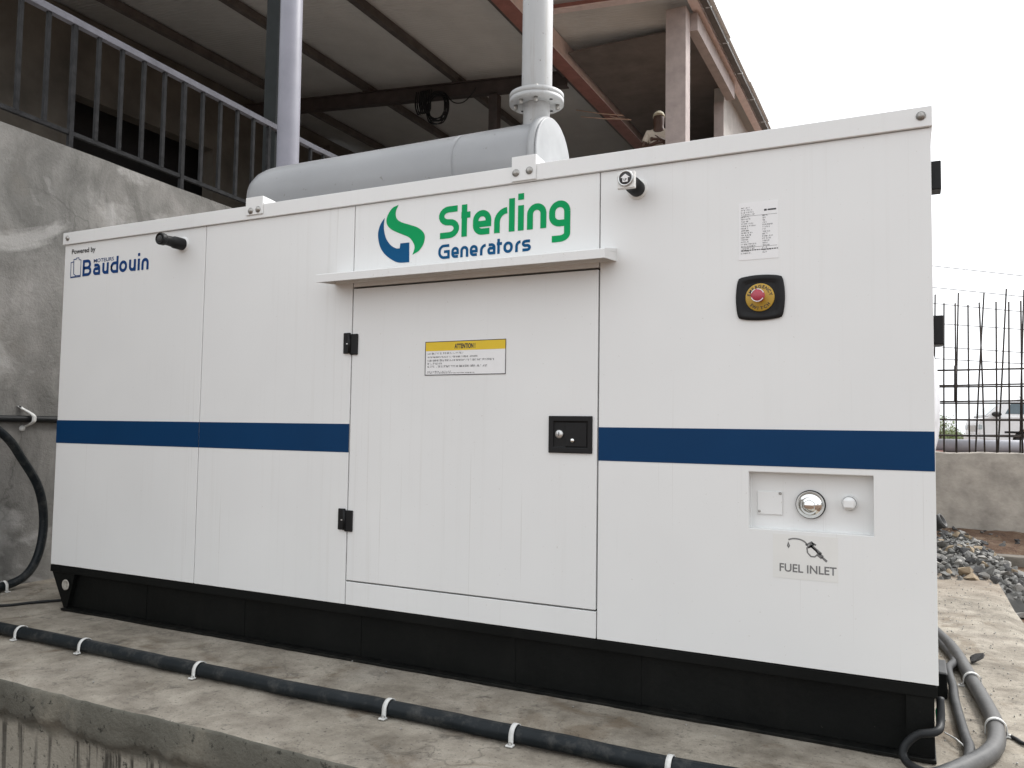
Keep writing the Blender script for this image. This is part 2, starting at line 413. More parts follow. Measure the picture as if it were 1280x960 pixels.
def thing(name, label, cat, loc=(0, 0, 0), group=None):
    o = bpy.data.objects.new(name, None); C.objects.link(o); o.location = loc; o.empty_display_size = .1
    return tag(o, label, cat, group)
def spline(pts, n=8):
    P = [Vector(p) for p in pts]; out = []
    for i in range(len(P)-1):
        a = P[i-1] if i else P[0]*2-P[1]; b = P[i]; c = P[i+1]; d = P[i+2] if i+2 < len(P) else P[-1]*2-P[-2]
        for t in range(n):
            t /= n; out.append(.5*((2*b)+(c-a)*t+(2*a-5*b+4*c-d)*t*t+(3*b-a-3*c+d)*t*t*t))
    out.append(P[-1]); return out
def text(name, body, x, z, size, m, parent, y=-.0015, xw=None, bold=0, align='LEFT', rot=0, zs=1):
    cu = bpy.data.curves.new(name, 'FONT'); cu.body = body; cu.size = size; cu.offset = bold; cu.align_x = align
    o = bpy.data.objects.new(name, cu); C.objects.link(o)
    bpy.context.view_layer.update()
    me = bpy.data.meshes.new_from_object(o.evaluated_get(bpy.context.evaluated_depsgraph_get()))
    bpy.data.objects.remove(o); bpy.data.curves.remove(cu)
    xs = [v.co.x for v in me.vertices]
    k = (xw/(max(xs)-min(xs))) if xw else 1
    x0 = min(xs) if align == 'LEFT' else 0
    for v in me.vertices:
        a, b = (v.co.x-x0)*k, v.co.y*zs
        ca, sa = math.cos(rot), math.sin(rot)
        v.co = (x+a*ca-b*sa, y, z+a*sa+b*ca)
    me.name = name; me.materials.clear()
    return link(name, me, m, parent)

# ================================================================== SETTING
def fbm(x, y, z=0, o=4): return noise.fractal(Vector((x, y, z)), 1.0, 2.0, o)
# --- ground: one sheet, low in front of the pad, raised yard behind the far wall
def gh(x, y):
    if y > 7.15: return .515+.02*fbm(x*.5, y*.5)*(y < 40)
    if x > .40 and y > -1.2 and x < 4:
        t = min(1, max(0, (y-4.6)/1.3)); z = -.20*(1-t)-.05*t
        return z+.05*fbm(x*2, y*2, 3)
    if y > 3.3 and x > -6: return -.06
    return -.6+.03*fbm(x, y)
m = MB()
xs = sorted(set([-600, -200, -60, -25, -14, -9, -6.2, -5.9, -4, -2, -1, 8, 14, 25, 60, 200, 600]+[round(-.6+.12*i, 3) for i in range(24)]+[3, 4, 4.05]))
ys = sorted(set([-600, -200, -60, -20, -8, -4, -2, -1.25, -1.15, 7.1, 7.2, 9, 14, 22, 40, 80, 200, 700]+[round(-.9+.15*i, 3) for i in range(54)]))
for y in ys:
    for x in xs: m.v.append((x, y, gh(x, y)))
nx = len(xs)
for j in range(len(ys)-1):
    for i in range(nx-1):
        a = j*nx+i; m.face((a, a+1, a+nx+1, a+nx), True)
tag(m.build('ground', M_dirt), kind='structure')

# --- concrete pad: swept profile with a ragged, rounded front lip
m = MB(); xs = [-5.15+i*.035 for i in range(161)]; xs = [x for x in xs if x < .47]+[.475]
back = 3.95
ysp = [back, 3.4, 2.8, 2.2, 1.7, 1.2, .8, .5, .25, .1, 0, -.12, -.24, -.36, -.46, -.56, -.66, -.74, -.80, -.845]
rows = []
for x in xs:
    ej = .016*fbm(x*2.2, 1.3)+.008*fbm(x*11, 4)
    lipb = -.118+.03*fbm(x*2.5, 9)+.022*fbm(x*13, 2)+.012*fbm(x*31, 5)
    rb = .006+.005*abs(fbm(x*7, 6))
    row = []
    xe = 1 if x > .44 else 0
    for i, y in enumerate(ysp):
        xx = x
        if x > .44: xx = x+.025*fbm(y*2.1, 5)+.012*fbm(y*9, 8)
        yy = y+.12*fbm(x*1.6, 3) if i == 0 else y
        row.append((xx, yy, .004*fbm(xx*3, yy*3)+.0025*fbm(xx*14, yy*14)-xe*.012))
    yf = -.89+ej
    xx = row[-1][0]
    row += [(xx, yf+rb*1.2, -.001-.003*rb), (xx, yf+rb*.3, -rb*.5), (xx, yf, -rb*1.6)]
    for q in (.3, .55, .8): row.append((xx, yf-.006+.011*fbm(x*9, q*7)+.006*fbm(x*25, q*15), lipb*q))
    row += [(xx, yf-.004+.016*fbm(x*20, 3), lipb), (xx, yf+.022+.006*fbm(x*8, 5), lipb-.018), (xx, yf+.030, lipb-.05), (xx, yf+.034, -.36), (xx, yf+.036, -.62)]
    rows.append(row)
npf = len(rows[0]); ntop = len(ysp)+1
for r in rows: m.v += r
for i in range(len(rows)-1):
    for j in range(npf-1):
        m.cur = 0 if j < ntop-1 else 1
        a = i*npf+j; m.face((a, a+1, a+npf+1, a+npf), True)
m.cur = 1
for i in (0, len(rows)-1):                                            # side skirts
    b0 = len(m.v); col = [i*npf+j for j in range(ntop+2)]
    m.v += [(m.v[c][0]-(.02 if i else -.02)*-1*(.3), m.v[c][1], -.62) for c in col]
    for j in range(len(col)-1): m.face((col[j], col[j+1], b0+j+1, b0+j))
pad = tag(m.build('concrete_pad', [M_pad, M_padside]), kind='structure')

# --- left retaining wall of stained cement plaster
t = thing('plaster_wall', 'tall grey cement plastered wall with stains, left of the white generator', 'wall', (-5.15, 4, -.6))
m = MB(); yy = [-3.2+.2*i for i in range(80)]; zz = [-.62]+[i*.1 for i in range(0, 29)]
def wt(y): return 2.905-.031*y if y < 3 else 2.812
for y in yy:
    for z in zz:
        zt = min(z, 99); k = z/2.8
        m.v.append((-5.142+.010*fbm(y*1.2, z*1.2)+.004*fbm(y*6, z*6), y, z if z < 0 else k*wt(y)))
n = len(zz)
for i in range(len(yy)-1):
    for j in range(n-1):
        a = i*n+j; m.face((a, a+n, a+n+1, a+1), True)
m.build('wall_face', M_plaster, t)
m = MB()
for ya, yb in ((-3.2, 3.0), (3.0, 12.6)):
    za, zb = wt(ya)-.003, wt(yb if yb > 3 else 2.999)-.003
    m.hexa([(-5.5, ya, -.62), (-5.153, ya, -.62), (-5.5, yb-.001, -.62), (-5.153, yb-.001, -.62), (-5.5, ya, za), (-5.153, ya, za), (-5.5, yb-.001, zb), (-5.153, yb-.001, zb)])
m.build('wall_core', M_plaster, t)

# --- railing on the wall top
RX = -5.19
t = thing('metal_railing', 'dark metal railing with upright bars on top of the plastered wall', 'railing', (RX, 4, 2.85))
def rz(y, a): return a-.032*y if y < 3 else a-.096
m = MB(); m.beam((RX, -2, 3.80+.064), (RX, 3, 3.80-.096), .05, .05); m.beam((RX, 3, 3.704), (RX, 12, 3.704), .05, .05); m.build('top_rail', M_railtop, t, .004)
m = MB(); m.beam((RX, -2, 3.02+.064), (RX, 3, 3.02-.096), .03, .028); m.beam((RX, 3, 2.924), (RX, 12, 2.924), .03, .028); m.build('bottom_rail', M_rail, t)
k = 0; y = .19-.1875*10
while y < 11.8:
    post = (k % 5 == 2)
    m = MB(); h = .031 if post else .025
    z0 = (rz(y, 2.83) if post else rz(y, 3.03)); z1 = rz(y, 3.78)
    m.box(RX-h/2+.004, RX+h/2+.004, y-h/2, y+h/2, z0, z1)
    m.build('railing_post' if post else 'baluster', M_rail, t)
    y += .1865; k += 1

# --- conduit along the wall, its clamp, and the looped hose
tag(MB().tube([(-5.118, -3, 1.045), (-5.118, 4, 1.045)], .021, 10).build('wall_conduit', M_rubber), 'thin dark conduit running level along the plastered wall', 'conduit')
t = thing('pipe_clamp', 'white bent strap clamp screwed on the plastered wall over the conduit', 'clamp', (-5.13, .3, 1.0))
sp = spline([(-5.136, .262, 1.128), (-5.128, .275, 1.115), (-5.092, .325, 1.075), (-5.088, .335, 1.045), (-5.096, .328, 1.02), (-5.134, .302, .995), (-5.136, .285, .985)], 5)
m = MB()
for i, p in enumerate(sp): m.v += [(p.x, p.y-.014, p.z), (p.x, p.y+.014, p.z), (p.x+.004, p.y+.014, p.z), (p.x+.004, p.y-.014, p.z)]
for i in range(len(sp)-1):
    for j in range(4): m.face((4*i+j, 4*i+(j+1) % 4, 4*i+4+(j+1) % 4, 4*i+4+j), True)
m.build('strap', M_strap, t)
MB().lathe((-5.128, .268, 1.121), (1, 0, 0), [(-.01, .009), (.002, .008), (.004, .004), (.004, 0)], 10).build('screw', M_ink, t)
MB().lathe((-5.134, .29, .985), (1, 0, 0), [(-.01, .02), (.004, .018), (.005, 0)], 12).build('washer', M_strap, t)
hp = spline([(-5.03, -1.3, 1.15), (-5.03, -.6, 1.22), (-5.03, -.2, 1.14), (-5.03, .102, .955), (-5.03, .24, .785), (-5.03, .35, .605), (-5.03, .392, .40), (-5.02, .365, .205), (-5.0, .285, .085), (-4.98, .165, .04), (-4.965, .0, .030), (-4.96, -.4, .030), (-4.95, -1.5, .030)], 7)
tag(MB().tube(hp, .026, 12).build('looped_hose', M_hose), 'thick black hose looping down the plastered wall to the pad', 'hose')

def ground_clamp(p, d, r, label, screw=1):
    """strap over a pipe lying along d at p (pipe centre), lug and screw on the camera side"""
    d = Vector((d[0], d[1], 0)).normalized(); s = Vector((d.y, -d.x, 0)); p = Vector(p)
    t = thing('pipe_clamp', label, 'clamp', (p.x, p.y, 0), 'white clamps along the black pipe')
    m = MB(); wd = .0085; prof = []
    for i in range(13):
        a = math.pi*i/12; prof.append((math.cos(a)*(r+.003), math.sin(a)*(r+.003)))
    prof = [(r+.004, -p.z*.85)]+prof+[(-r-.004, -p.z*.85)]
    for u, v in prof:
        q = p+s*u+Vector((0, 0, v)); o = Vector((s.x*u, s.y*u, max(v, 0)+.001)).normalized()*.003
        m.v += [tuple(q-d*wd), tuple(q+d*wd), tuple(q+d*wd+o), tuple(q-d*wd+o)]
    for i in range(len(prof)-1):
        for j in range(4): m.face((4*i+j, 4*i+(j+1) % 4, 4*i+4+(j+1) % 4, 4*i+4+j), True)
    m.build('strap', M_strap, t)
    q = p+s*(r+.011)*screw; q.z = .006
    m = MB(); m.box(q.x-.0125, q.x+.0125, q.y-.011, q.y+.011, .003, .009); m.build('lug', M_strap, t, .002)
    MB().lathe((q.x, q.y, .009), (0, 0, 1), [(0, .008), (.004, .008), (.006, .004), (.006, 0)], 8).build('screw', M_screw, t)
ground_clamp((-4.97, .12, .036), (.1, -1, 0), .027, 'clamp at the foot of the looped hose by the plastered wall', -1)

# --- long black pipe along the pad edge and round the generator corner
PR = .0275
path = [(-7, -.44, .036), (-5.0, -.455, .036), (-4.4, -.468, .036), (-3.8, -.474, .037), (-3.3, -.482, .038), (-2.66, -.490, .037), (-2.0, -.484, .036), (-1.5, -.486, .036), (-1.0, -.488, .036), (-.6, -.488, .037), (-.3, -.43, .038), (-.05, -.25, .038), (.092, -.03, .036),
        (.165, .15, .036), (.188, .36, .036), (.180, .58, .036), (.150, .93, .036), (.104, 1.42, .036), (.05, 1.72, .036), (-.06, 2.25, .036), (-.2, 2.9, .036)]
path[0] = (-5.1, -.452, .036); path[1] = (-4.9, -.458, .036)
sp = spline(path, 10)
sp = [Vector((p.x, p.y+.007*fbm(p.x*1.7, p.y*2, 5)+.003*fbm(p.x*6, p.y*6, 2), p.z-.0065+.0025*fbm(p.x*3, p.y*3, 8))) for p in sp]
pipe = tag(MB().tube(sp, PR, 16).build('long_pipe', M_hose), 'thick black pipe lying along the pad edge and bending round the generator', 'pipe')
for (x, lb) in [(-3.838, 'pale strap clamp on the front pipe nearest the plastered wall'), (-3.383, 'pale strap clamp on the front pipe, second from the left'), (-2.665, 'pale strap clamp on the front pipe below the left panel seam'), (-1.732, 'pale strap clamp on the front pipe below the door, left of two'), (-1.232, 'pale strap clamp on the front pipe below the door lock'), (-.714, 'pale strap clamp on the front pipe at the bottom picture edge')]:
    p = min(sp, key=lambda q: abs(q.x-x)+(9 if q.y > -.3 else 0)); ground_clamp((x, p.y, p.z), (1, 0, 0), PR, lb)
ground_clamp((.15, .93, .030), (.1, -.95, 0), PR, 'strap clamp on the bent pipe beside the black junction box', 1)
ground_clamp((.188, .36, .030), (.0, -1, 0), PR, 'strap clamp on the bent pipe, nearest the generator corner', -1)

# --- far concrete wall with its rebar cage
t = thing('concrete_wall', 'low bare concrete wall with rusty rebar sticking up, right of the generator', 'wall', (1, 7.15, 0))
m = MB(); xs = [-3+.15*i for i in range(60)]
prof = [(7.0, -.1), (7.0, .2), (7.0, .5), (7.0, .75), (7.005, .835), (7.04, .845), (7.28, .845), (7.3, .80), (7.3, -.1)]
for x in xs:
    for (yy_, z_) in prof: m.v.append((x, yy_+.008*fbm(x*1.5, z_*2), z_+(.012*fbm(x*4, 1) if z_ > .7 else 0)+.012*x*(z_ > .3)))
n = len(prof)
for i in range(len(xs)-1):
    for j in range(n-1): m.face((i*n+j, i*n+j+1, (i+1)*n+j+1, (i+1)*n+j))
m.build('wall_body', M_concrete, t)
bars = [((.186, 2.589), (.14, .8), 7.22), ((.271, 2.486), (.249, .8), 7.06), ((.379, 2.48), (.371, .8), 7.06), ((.411, 2.593), (.363, .8), 7.22), ((.501, 2.455), (.492, .8), 7.06), ((.607, 2.475), (.634, .8), 7.06), ((.654, 2.577), (.545, .8), 7.22), ((.764, 2.475), (.744, .8), 7.06), ((.861, 2.608), (.752, .8), 7.22), ((.881, 2.468), (.861, .8), 7.06), ((.99, 2.471), (.976, .8), 7.06), ((1.021, 2.589), (.954, .8), 7.22)]
for i in range(1, 12):
    bars.append(((1.0+.118*i+rnd.uniform(-.02, .02), 2.48), (.985+.118*i, .8), 7.06)); bars.append(((1.02+.118*i+rnd.uniform(-.05, .05), 2.59), (.96+.118*i, .8), 7.22))
for i in range(1, 14): bars.append(((.186-.118*i, 2.5), (.15-.118*i, .8), 7.06))
for a, b, y in bars:
    f = (y+2.907)/(7.08+2.907)
    g = lambda p: (-.056+(p[0]+.056)*f, y, 1.026+(p[1]-1.026)*f)
    A, B = Vector(g(a)), Vector(g(b)); mid = (A+B)/2+Vector((rnd.uniform(-.006, .006), 0, 0))
    MB().tube([A, mid, B], .0092, 6).build('vertical_bar', M_rebar, t)
for i, z in enumerate((1.745, 1.56, 1.382, 1.20, 1.028)):
    for y in (7.075, 7.205):
        dz = .03; z = z+(.018 if y > 7.1 and i in (1, 2) else 0)
        MB().tube([(-1.4, y, z+.005), (.4, y, z+(.006 if y > 7.1 else 0)), (2.3, y, z+dz*(y > 7.1))], .0082, 6).build('horizontal_bar', M_rebar, t)
MB().tube([(.372, 7.05, 1.79), (.366, 7.05, 1.40)], .018, 6).build('bundled_bar', M_rebar, t)

# --- dirt bank at the foot of the far wall, low kerb
m = MB(); xs = [-1.6+.08*i for i in range(60)]; ys = [5.45+.09*i for i in range(18)]
def bank(x, y):
    tt = min(1, max(0, (y-5.45)/.5)); return -.16+.16*tt+.05*fbm(x*2.2, y*2.2, 7)*tt+.02*fbm(x*9, y*9)+.05*max(0, y-6.2)
for y in ys:
    for x in xs: m.v.append((x, y, bank(x, y)))
n = len(xs)
for j in range(len(ys)-1):
    for i in range(n-1): m.face((j*n+i, j*n+i+1, (j+1)*n+i+1, (j+1)*n+i), True)
tag(m.build('dirt_bank', M_dirt), kind='structure')
m = MB(); m.box(.575, 3.6, 5.40, 5.56, -.4, -.02)
tag(m.build('concrete_kerb', M_kerb, None, .012), kind='structure')

# --- heap of broken stone
def heap(x, y):
    t1 = min(1, max(0, (y-3.62)/.55)); edge = .42-.03*(y-4.2)
    s = max(0, x-edge)
    z = .085*t1-.42*max(0, s)+.035*fbm(x*3, y*3, 2)+.12*max(0, (.1-x))*t1
    return max(z, -.30)
m = MB(); xs = [-1.2+.07*i for i in range(36)]; ys = [3.55+.08*i for i in range(34)]
for y in ys:
    for x in xs: m.v.append((x, y, heap(x, y)-.07-(2.2*max(0, 3.80-y) if x > .44 else 0)))
n = len(xs)
for j in range(len(ys)-1):
    for i in range(n-1): m.face((j*n+i, j*n+i+1, (j+1)*n+i+1, (j+1)*n+i), True)
def stone_mesh(seed, k=3):
    r = random.Random(seed); bm = bmesh.new()
    pts = [Vector((r.gauss(0, 1), r.gauss(0, 1), r.gauss(0, 1))).normalized()*r.uniform(.75, 1.1) for _ in range(11)]
    for p in pts: bm.verts.new(p)
    g = bmesh.ops.convex_hull(bm, input=bm.verts)
    bmesh.ops.delete(bm, geom=[v for v in bm.verts if not v.link_faces], context='VERTS')
    me = bpy.data.meshes.new('broken_stone'); bm.to_mesh(me); bm.free(); return me
SM = []
for i in range(8):
    for q in range(4):
        if q < 2 or i % 2 == 0:
            me = stone_mesh(i*7+q); me.materials.append(M_rock[q]); SM.append((q, me))
# fine rubble as one mesh
rub = MB(); rub.v = m.v; rub.f = m.f; rub.sm = m.sm; rub.mi = m.mi
for i in range(900):
    y = rnd.uniform(3.65, 6.0); x = rnd.uniform(-.6, .70-.085*(y-4.2)); z = heap(x, y)
    q, me = rnd.choice(SM); s = rnd.uniform(.012, .035); b = len(rub.v); ro = Matrix.Rotation(rnd.uniform(0, 6), 3, 'Z')
    rub.v += [tuple(ro @ Vector(v.co)*s+Vector((x, y, z-.03+s*.3))) for v in me.vertices]
    for p in me.polygons: rub.face(tuple(b+k for k in p.vertices))
tag(rub.build('rubble', M_rock[0]), kind='stuff')
placed = []
def stone(x, y, z, s, label='grey broken stone in the heap behind the far end of the pad', group='broken stones in the heap', me=None):
    if me is None:
        q = rnd.choices([0, 1, 2, 3], [4, 3, 4, 1.2])[0]; me = rnd.choice([k for k in SM if k[0] == q])[1]
    if '%s' in label: label = label % ('mid grey', 'pale grey', 'dark grey', 'tan brown')[[k for k, e_ in SM if e_ is me][0]]
    o = bpy.data.objects.new('broken_stone', me); C.objects.link(o)
    o.location = (x, y, z); o.scale = (s*rnd.uniform(.8, 1.5), s*rnd.uniform(.7, 1.1), s*rnd.uniform(.5, .8))
    o.rotation_euler = (rnd.uniform(-.6, .6), rnd.uniform(-.6, .6), rnd.uniform(0, 6.3))
    tag(o, label, 'stone', group); return o
tries = 0
while len(placed) < 280 and tries < 9000:
    tries += 1
    y = rnd.uniform(3.72, 6.0); x = rnd.uniform(-.25, .66-.085*(y-4.2))
    s = rnd.choice([.024, .03, .036, .042, .05, .06])
    if any((x-a)**2+(y-b)**2 < ((s+c)*.70)**2 for a, b, c in placed): continue
    placed.append((x, y, s)); stone(x, y, heap(x, y)+s*.12, s, label='%s broken stone in the heap behind the far end of the pad')
for i in range(70):                                                  # loose stones in the trench
    x = rnd.uniform(.53, 1.0); y = rnd.uniform(1.6, 5.2)
    stone(x, y, gh(x, y)+.02, rnd.choice([.03, .04, .055, .07]), '%s loose stone in the dirt trench right of the pad', 'stones in the trench')
for i in range(46):
    x = rnd.uniform(.1, 1.6); y = rnd.uniform(5.8, 6.9)
    stone(x, y, bank(x, y)+.008, rnd.choice([.018, .025, .035]), '%s small stone lying on the reddish dirt below the rebar wall', 'stones on the dirt bank')
stone(.185, 1.34, .02, .034, me=[k for q, k in SM if q == 2][1], label='single dark stone lying on the pad beside the bent pipe', group='loose stones on the pad')['label'] = 'single dark stone lying on the pad beside the bent pipe'
stone(.40, 3.86, .02, .042, 'pale stone on the far right corner of the pad', 'loose stones on the pad', [k for q, k in SM if q == 1][2])
m = MB()                                                              # grit on the pad
for i in range(700):
    z_ = rnd.random()
    if z_ < .72: x = rnd.uniform(.02, .46); y = rnd.uniform(0, 3.7)
    elif z_ < .85: x = rnd.uniform(-5.1, -4.2); y = rnd.uniform(-.2, .9)
    else: x = rnd.uniform(-5, .4); y = rnd.uniform(-.86, .0)
    q, me = SM[i % len(SM)]; s = rnd.choice([.0015, .002, .0025, .003, .004, .005]); b = len(m.v)
    m.v += [(v.co.x*s+x, v.co.y*s+y, v.co.z*s+.004) for v in me.vertices]
    for p in me.polygons: m.face(tuple(b+k for k in p.vertices))
tag(m.build('grit', M_rock[1]), kind='stuff')

# --- crumpled plastic, black pipe ends by the heap
m = MB(); n = 12
for j in range(n):
    for i in range(n):
        u, v = i/(n-1), j/(n-1)
        m.v.append((.555+.16*u, 4.18+.20*v, -.115+.05*u+.06*fbm(u*3, v*3, 11)+.03*fbm(u*8, v*8, 3)))
for j in range(n-1):
    for i in range(n-1): m.face((j*n+i, j*n+i+1, (j+1)*n+i+1, (j+1)*n+i))
o = m.build('plastic_scrap', M_bag); md = o.modifiers.new('solid', 'SOLIDIFY'); md.thickness = .002
tag(o, 'crumpled white plastic scrap among the stones at the pad corner', 'litter')
t = thing('black_pipe_end', 'short black pipe with open end behind the generator, on the stones', 'pipe', (.0, 4.6, 0))
m = MB(); m.lathe((-.2, 4.75, .12), (.95, -.25, .55), [(0, .055), (.40, .055), (.40, .062), (.43, .062), (.43, .048), (.05, .048), (.05, 0)], 18); m.build('pipe_body', M_hose, t)
tag(MB().tube(spline([(.07, 4.1, .02), (.072, 4.15, .2), (.05, 4.3, .4), (-.1, 4.4, .5)], 6), .028, 10).build('standing_hose', M_rubber), 'dark hose rising from the pad at the generator back corner', 'hose')

# --- cables at the right end
tag(MB().tube(spline([(.0, 2.1, .02), (.043, 1.65, .022), (.098, 1.28, .022), (.066, .99, .05), (.076, .80, .03), (.076, .66, .022), (.082, .45, .022), (.09, .25, .020), (.096, .12, .022), (.075, -.03, .022), (.01, -.14, .022), (-.12, -.25, .022), (-.4, -.36, .022)], 8), .0165, 12).build('power_cable', M_greyhose), 'dark grey cable beside the bent pipe at the generator corner', 'cable')
tag(MB().tube(spline([(.013, .05, .19), (.012, .0, .13), (-.002, -.045, .113), (-.055, -.06, .098), (-.09, -.07, .06), (-.092, -.085, .03), (-.06, -.12, .018), (.02, -.16, .016), (.1, -.25, .016)], 8), .0125, 10).build('thin_hose', M_rubber), 'thin black hose curling out of the base corner onto the pad', 'hose')
tag(MB().tube(spline([(.215, .38, .008), (.244, .341, .008), (.263, .304, .008), (.33, .26, .008), (.45, .27, .008)], 6), .007, 8).build('black_lead', M_rubber), 'short black lead crossing the pad right of the bent pipe', 'cable')
tag(MB().tube(spline([(-5.1, -.22, .01), (-4.8, -.19, .009), (-4.584, -.125, .009), (-4.515, .0, .009), (-4.44, .12, .009), (-4.3, .3, .009)], 6), .0075, 8).build('thin_cable', M_rubber), 'thin black cable on the pad at the left end of the base', 'cable')
tag(MB().tube([(.03, .27, .014), (.06, .2, .022), (.125, .06, .012)], .003, 6).build('wire_offcut', M_strap), 'pale wire offcut lying across the grey cable at the corner', 'wire')

# ================================================================== GENERATOR
L, RR, TOP, S1, S2, S3 = -4.362, .008, 2.1, -3.2532, -2.3186, -1.135
ZT, ZB, DT, DB, ST, SB = 2.034, .238, 1.656, .3426, 1.039, .9115
DEP = 1.12; G = .0022
gen = thing('diesel_generator', 'long white diesel generator set with navy stripe and green lettering on the pad', 'generator', (-2.18, .55, 0))
def front(poly_x0, x1, z0, z1, name, th=.03):
    m = MB(); m.box(poly_x0+G, x1-G, 0, th, z0+G, z1-G); return m.build(name, M_white, gen, .0022)
m = MB(); m.box(L+.03, RR-.03, .060, DEP-.02, .24, 2.05); m.build('inner_body', M_dark, gen)
front(L, S1, ZB, ZT, 'side_panel'); front(S1, S2, ZB, ZT, 'side_panel')
front(S2, S3, DT, ZT, 'top_panel'); front(S2, S3, ZB, DB, 'sill_panel')
m = MB(); m.box(L, L+.03, .0302, DEP, ZB+G, ZT-G); m.build('end_panel', M_white, gen)
m = MB(); m.box(RR-.031, RR-.001, .0302, DEP, ZB+G, ZT-G); m.build('end_panel', M_white, gen)
m = MB(); m.box(L, RR-.001, DEP+.0005, DEP+.03, ZB+G, ZT-G); m.build('back_panel', M_white, gen)
m = MB(); m.box(L+.012, RR-.012, .012, DEP+.01, 2.03, 2.0945); m.build('roof_panel', M_white, gen)
# right panel with the recessed fuel box
fx0, fx1, fz0, fz1 = -.573, -.173, .693, .890
m = MB(); x0, x1, z0, z1 = S3+G, RR, ZB+G, ZT-G
o_ = [(x0, z0), (x1, z0), (x1, z1), (x0, z1)]; i_ = [(fx0, fz0), (fx1, fz0), (fx1, fz1), (fx0, fz1)]
m.v = [(a, 0, b) for a, b in o_]+[(a, 0, b) for a, b in i_]+[(a, .048, b) for a, b in i_]+[(a, .03, b) for a, b in o_]
for i in range(4):
    j = (i+1) % 4; m.face((i, j, 4+j, 4+i)); m.face((4+i, 4+j, 8+j, 8+i)); m.face((i, 12+i, 12+j, j))
m.face((8, 9, 10, 11))
m.build('side_panel', M_white, gen, .0022)
# fuel recess fittings
rec = MB(); rec.box(-.550, -.466, .041, .048, .7415, .8215); rec = rec.build('fuel_plate', M_white, gen, .0015)
for a, b in ((-.471, .816), (-.542, .751)):
    MB().lathe((a-.002, .042, b), (0, -1, 0), [(0, .005), (.003, .005), (.005, .003), (.005, 0)], 10).build('screw', M_screw, rec)
cx, cz = -.373, .783
cap = MB().lathe((cx, .048, cz), (0, -1, 0), [(0, .049), (.008, .049), (.010, .046), (.010, .030)], 40).build('fuel_cap', M_blkplastic, gen)
MB().lathe((cx, .038, cz), (0, -1, 0), [(0, .046), (.010, .046), (.018, .041), (.024, .034), (.028, .026), (.034, .023), (.034, 0)], 40).build('cap_dome', M_chrome, cap)
MB().lathe((cx, .004, cz), (0, -1, 0), [(0, .020), (.010, .020), (.013, .017), (.013, 0)], 6).build('cap_hexagon', M_chrome, cap)
cx2, cz2 = -.249, .795
vp = MB().lathe((cx2, .048, cz2), (0, -1, 0), [(0, .026), (.012, .026), (.012, .021), (.020, .021)], 28).build('vent_plug', M_white, gen)
MB().lathe((cx2, .028, cz2), (0, -1, 0), [(0, .0225), (.006, .0225), (.006, .016)], 28).build('plug_seal', M_blkplastic, vp)
MB().lathe((cx2, .022, cz2), (0, -1, 0), [(0, .0215), (.010, .0215), (.012, .019), (.012, 0)], 28).build('plug_head', M_white, vp)
m = MB(); m.box(cx2-.016, cx2+.016, -.010, .011, cz2-.013, cz2+.013); m.build('plug_square', M_white, vp, .003)
# stripe
for a, b in ((L, S1-G), (S1+G, S2-G), (S3+G, RR-.0015)):
    m = MB(); m.box(a, b, -.0012, .002, SB, ST); m.build('blue_stripe', M_blue, gen)
# door
dr = MB(); dr.box(S2+.004, S3-.004, -.001, .028, DB+.004, DT-.006); dr = dr.build('door', M_white, gen, .003)
# lock
lk = MB(); lx0, lx1, lz0, lz1 = -1.339, -1.157, .9365, 1.081
m = MB(); o_ = [(lx0, lz0), (lx1, lz0), (lx1, lz1), (lx0, lz1)]; i_ = [(lx0+.022, lz0+.022), (lx1-.018, lz0+.022), (lx1-.018, lz1-.022), (lx0+.022, lz1-.022)]
m.v = [(a, -.001, b) for a, b in o_]+[(a, -.010, b) for a, b in o_]+[(a, -.010, b) for a, b in i_]+[(a, -.0025, b) for a, b in i_]
for i in range(4):
    j = (i+1) % 4; m.face((i, j, 4+j, 4+i)); m.face((4+i, 4+j, 8+j, 8+i)); m.face((8+i, 8+j, 12+j, 12+i))
m.face((12, 13, 14, 15)); lock = m.build('door_lock', M_blkplastic, gen, .003)
m = MB(); m.box(-1.270, -1.180, -.0058, -.0027, .962, 1.053); m.build('paddle', M_blkplastic, lock, .003)
MB().lathe((-1.294, -.0026, 1.010), (0, -1, 0), [(0, .0165), (.0055, .0165), (.0075, .0145), (.0075, 0)], 24).build('key_barrel', M_galv, lock)
m = MB(); m.box(-1.2955, -1.2925, -.0116, -.0112, 1.003, 1.018); m.build('keyhole', M_ink, lock)
MB().lathe((-1.2375, -.0068, .986), (0, -1, 0), [(0, .0095), (.003, .0095), (.007, .007), (.009, .003), (.009, 0)], 18).build('knob', M_chrome, lock)
# hinges
def hinge(x, z, parent, dx=.034, axis='x'):
    m = MB()
    m.box(x-.040, x-.004, -.010, .0, z-.044, z+.050); h = m.build('hinge', M_blkplastic, parent, .003)
    m = MB(); m.box(x-.0035, x+.038, -.010, .0, z-.050, z+.044); m.build('hinge_leaf', M_blkplastic, h, .003)
    m = MB(); m.cyl((x-.004, -.011, z-.043), (x-.004, -.011, z+.043), .0075, 12); m.build('hinge_pin', M_blkplastic, h)
    m = MB(); m.box(x-.022, x-.006, -.0113, -.0102, z-.0025, z+.0025); m.build('pin_mark', M_galv, h)
hinge(-2.319, 1.400, gen); hinge(-2.323, .611, gen)
for z in (1.885, 1.371):
    m = MB(); m.box(RR-.002, RR+.030, .045, .115, z-.048, z+.048); m.build('hinge', M_blkplastic, gen, .003)
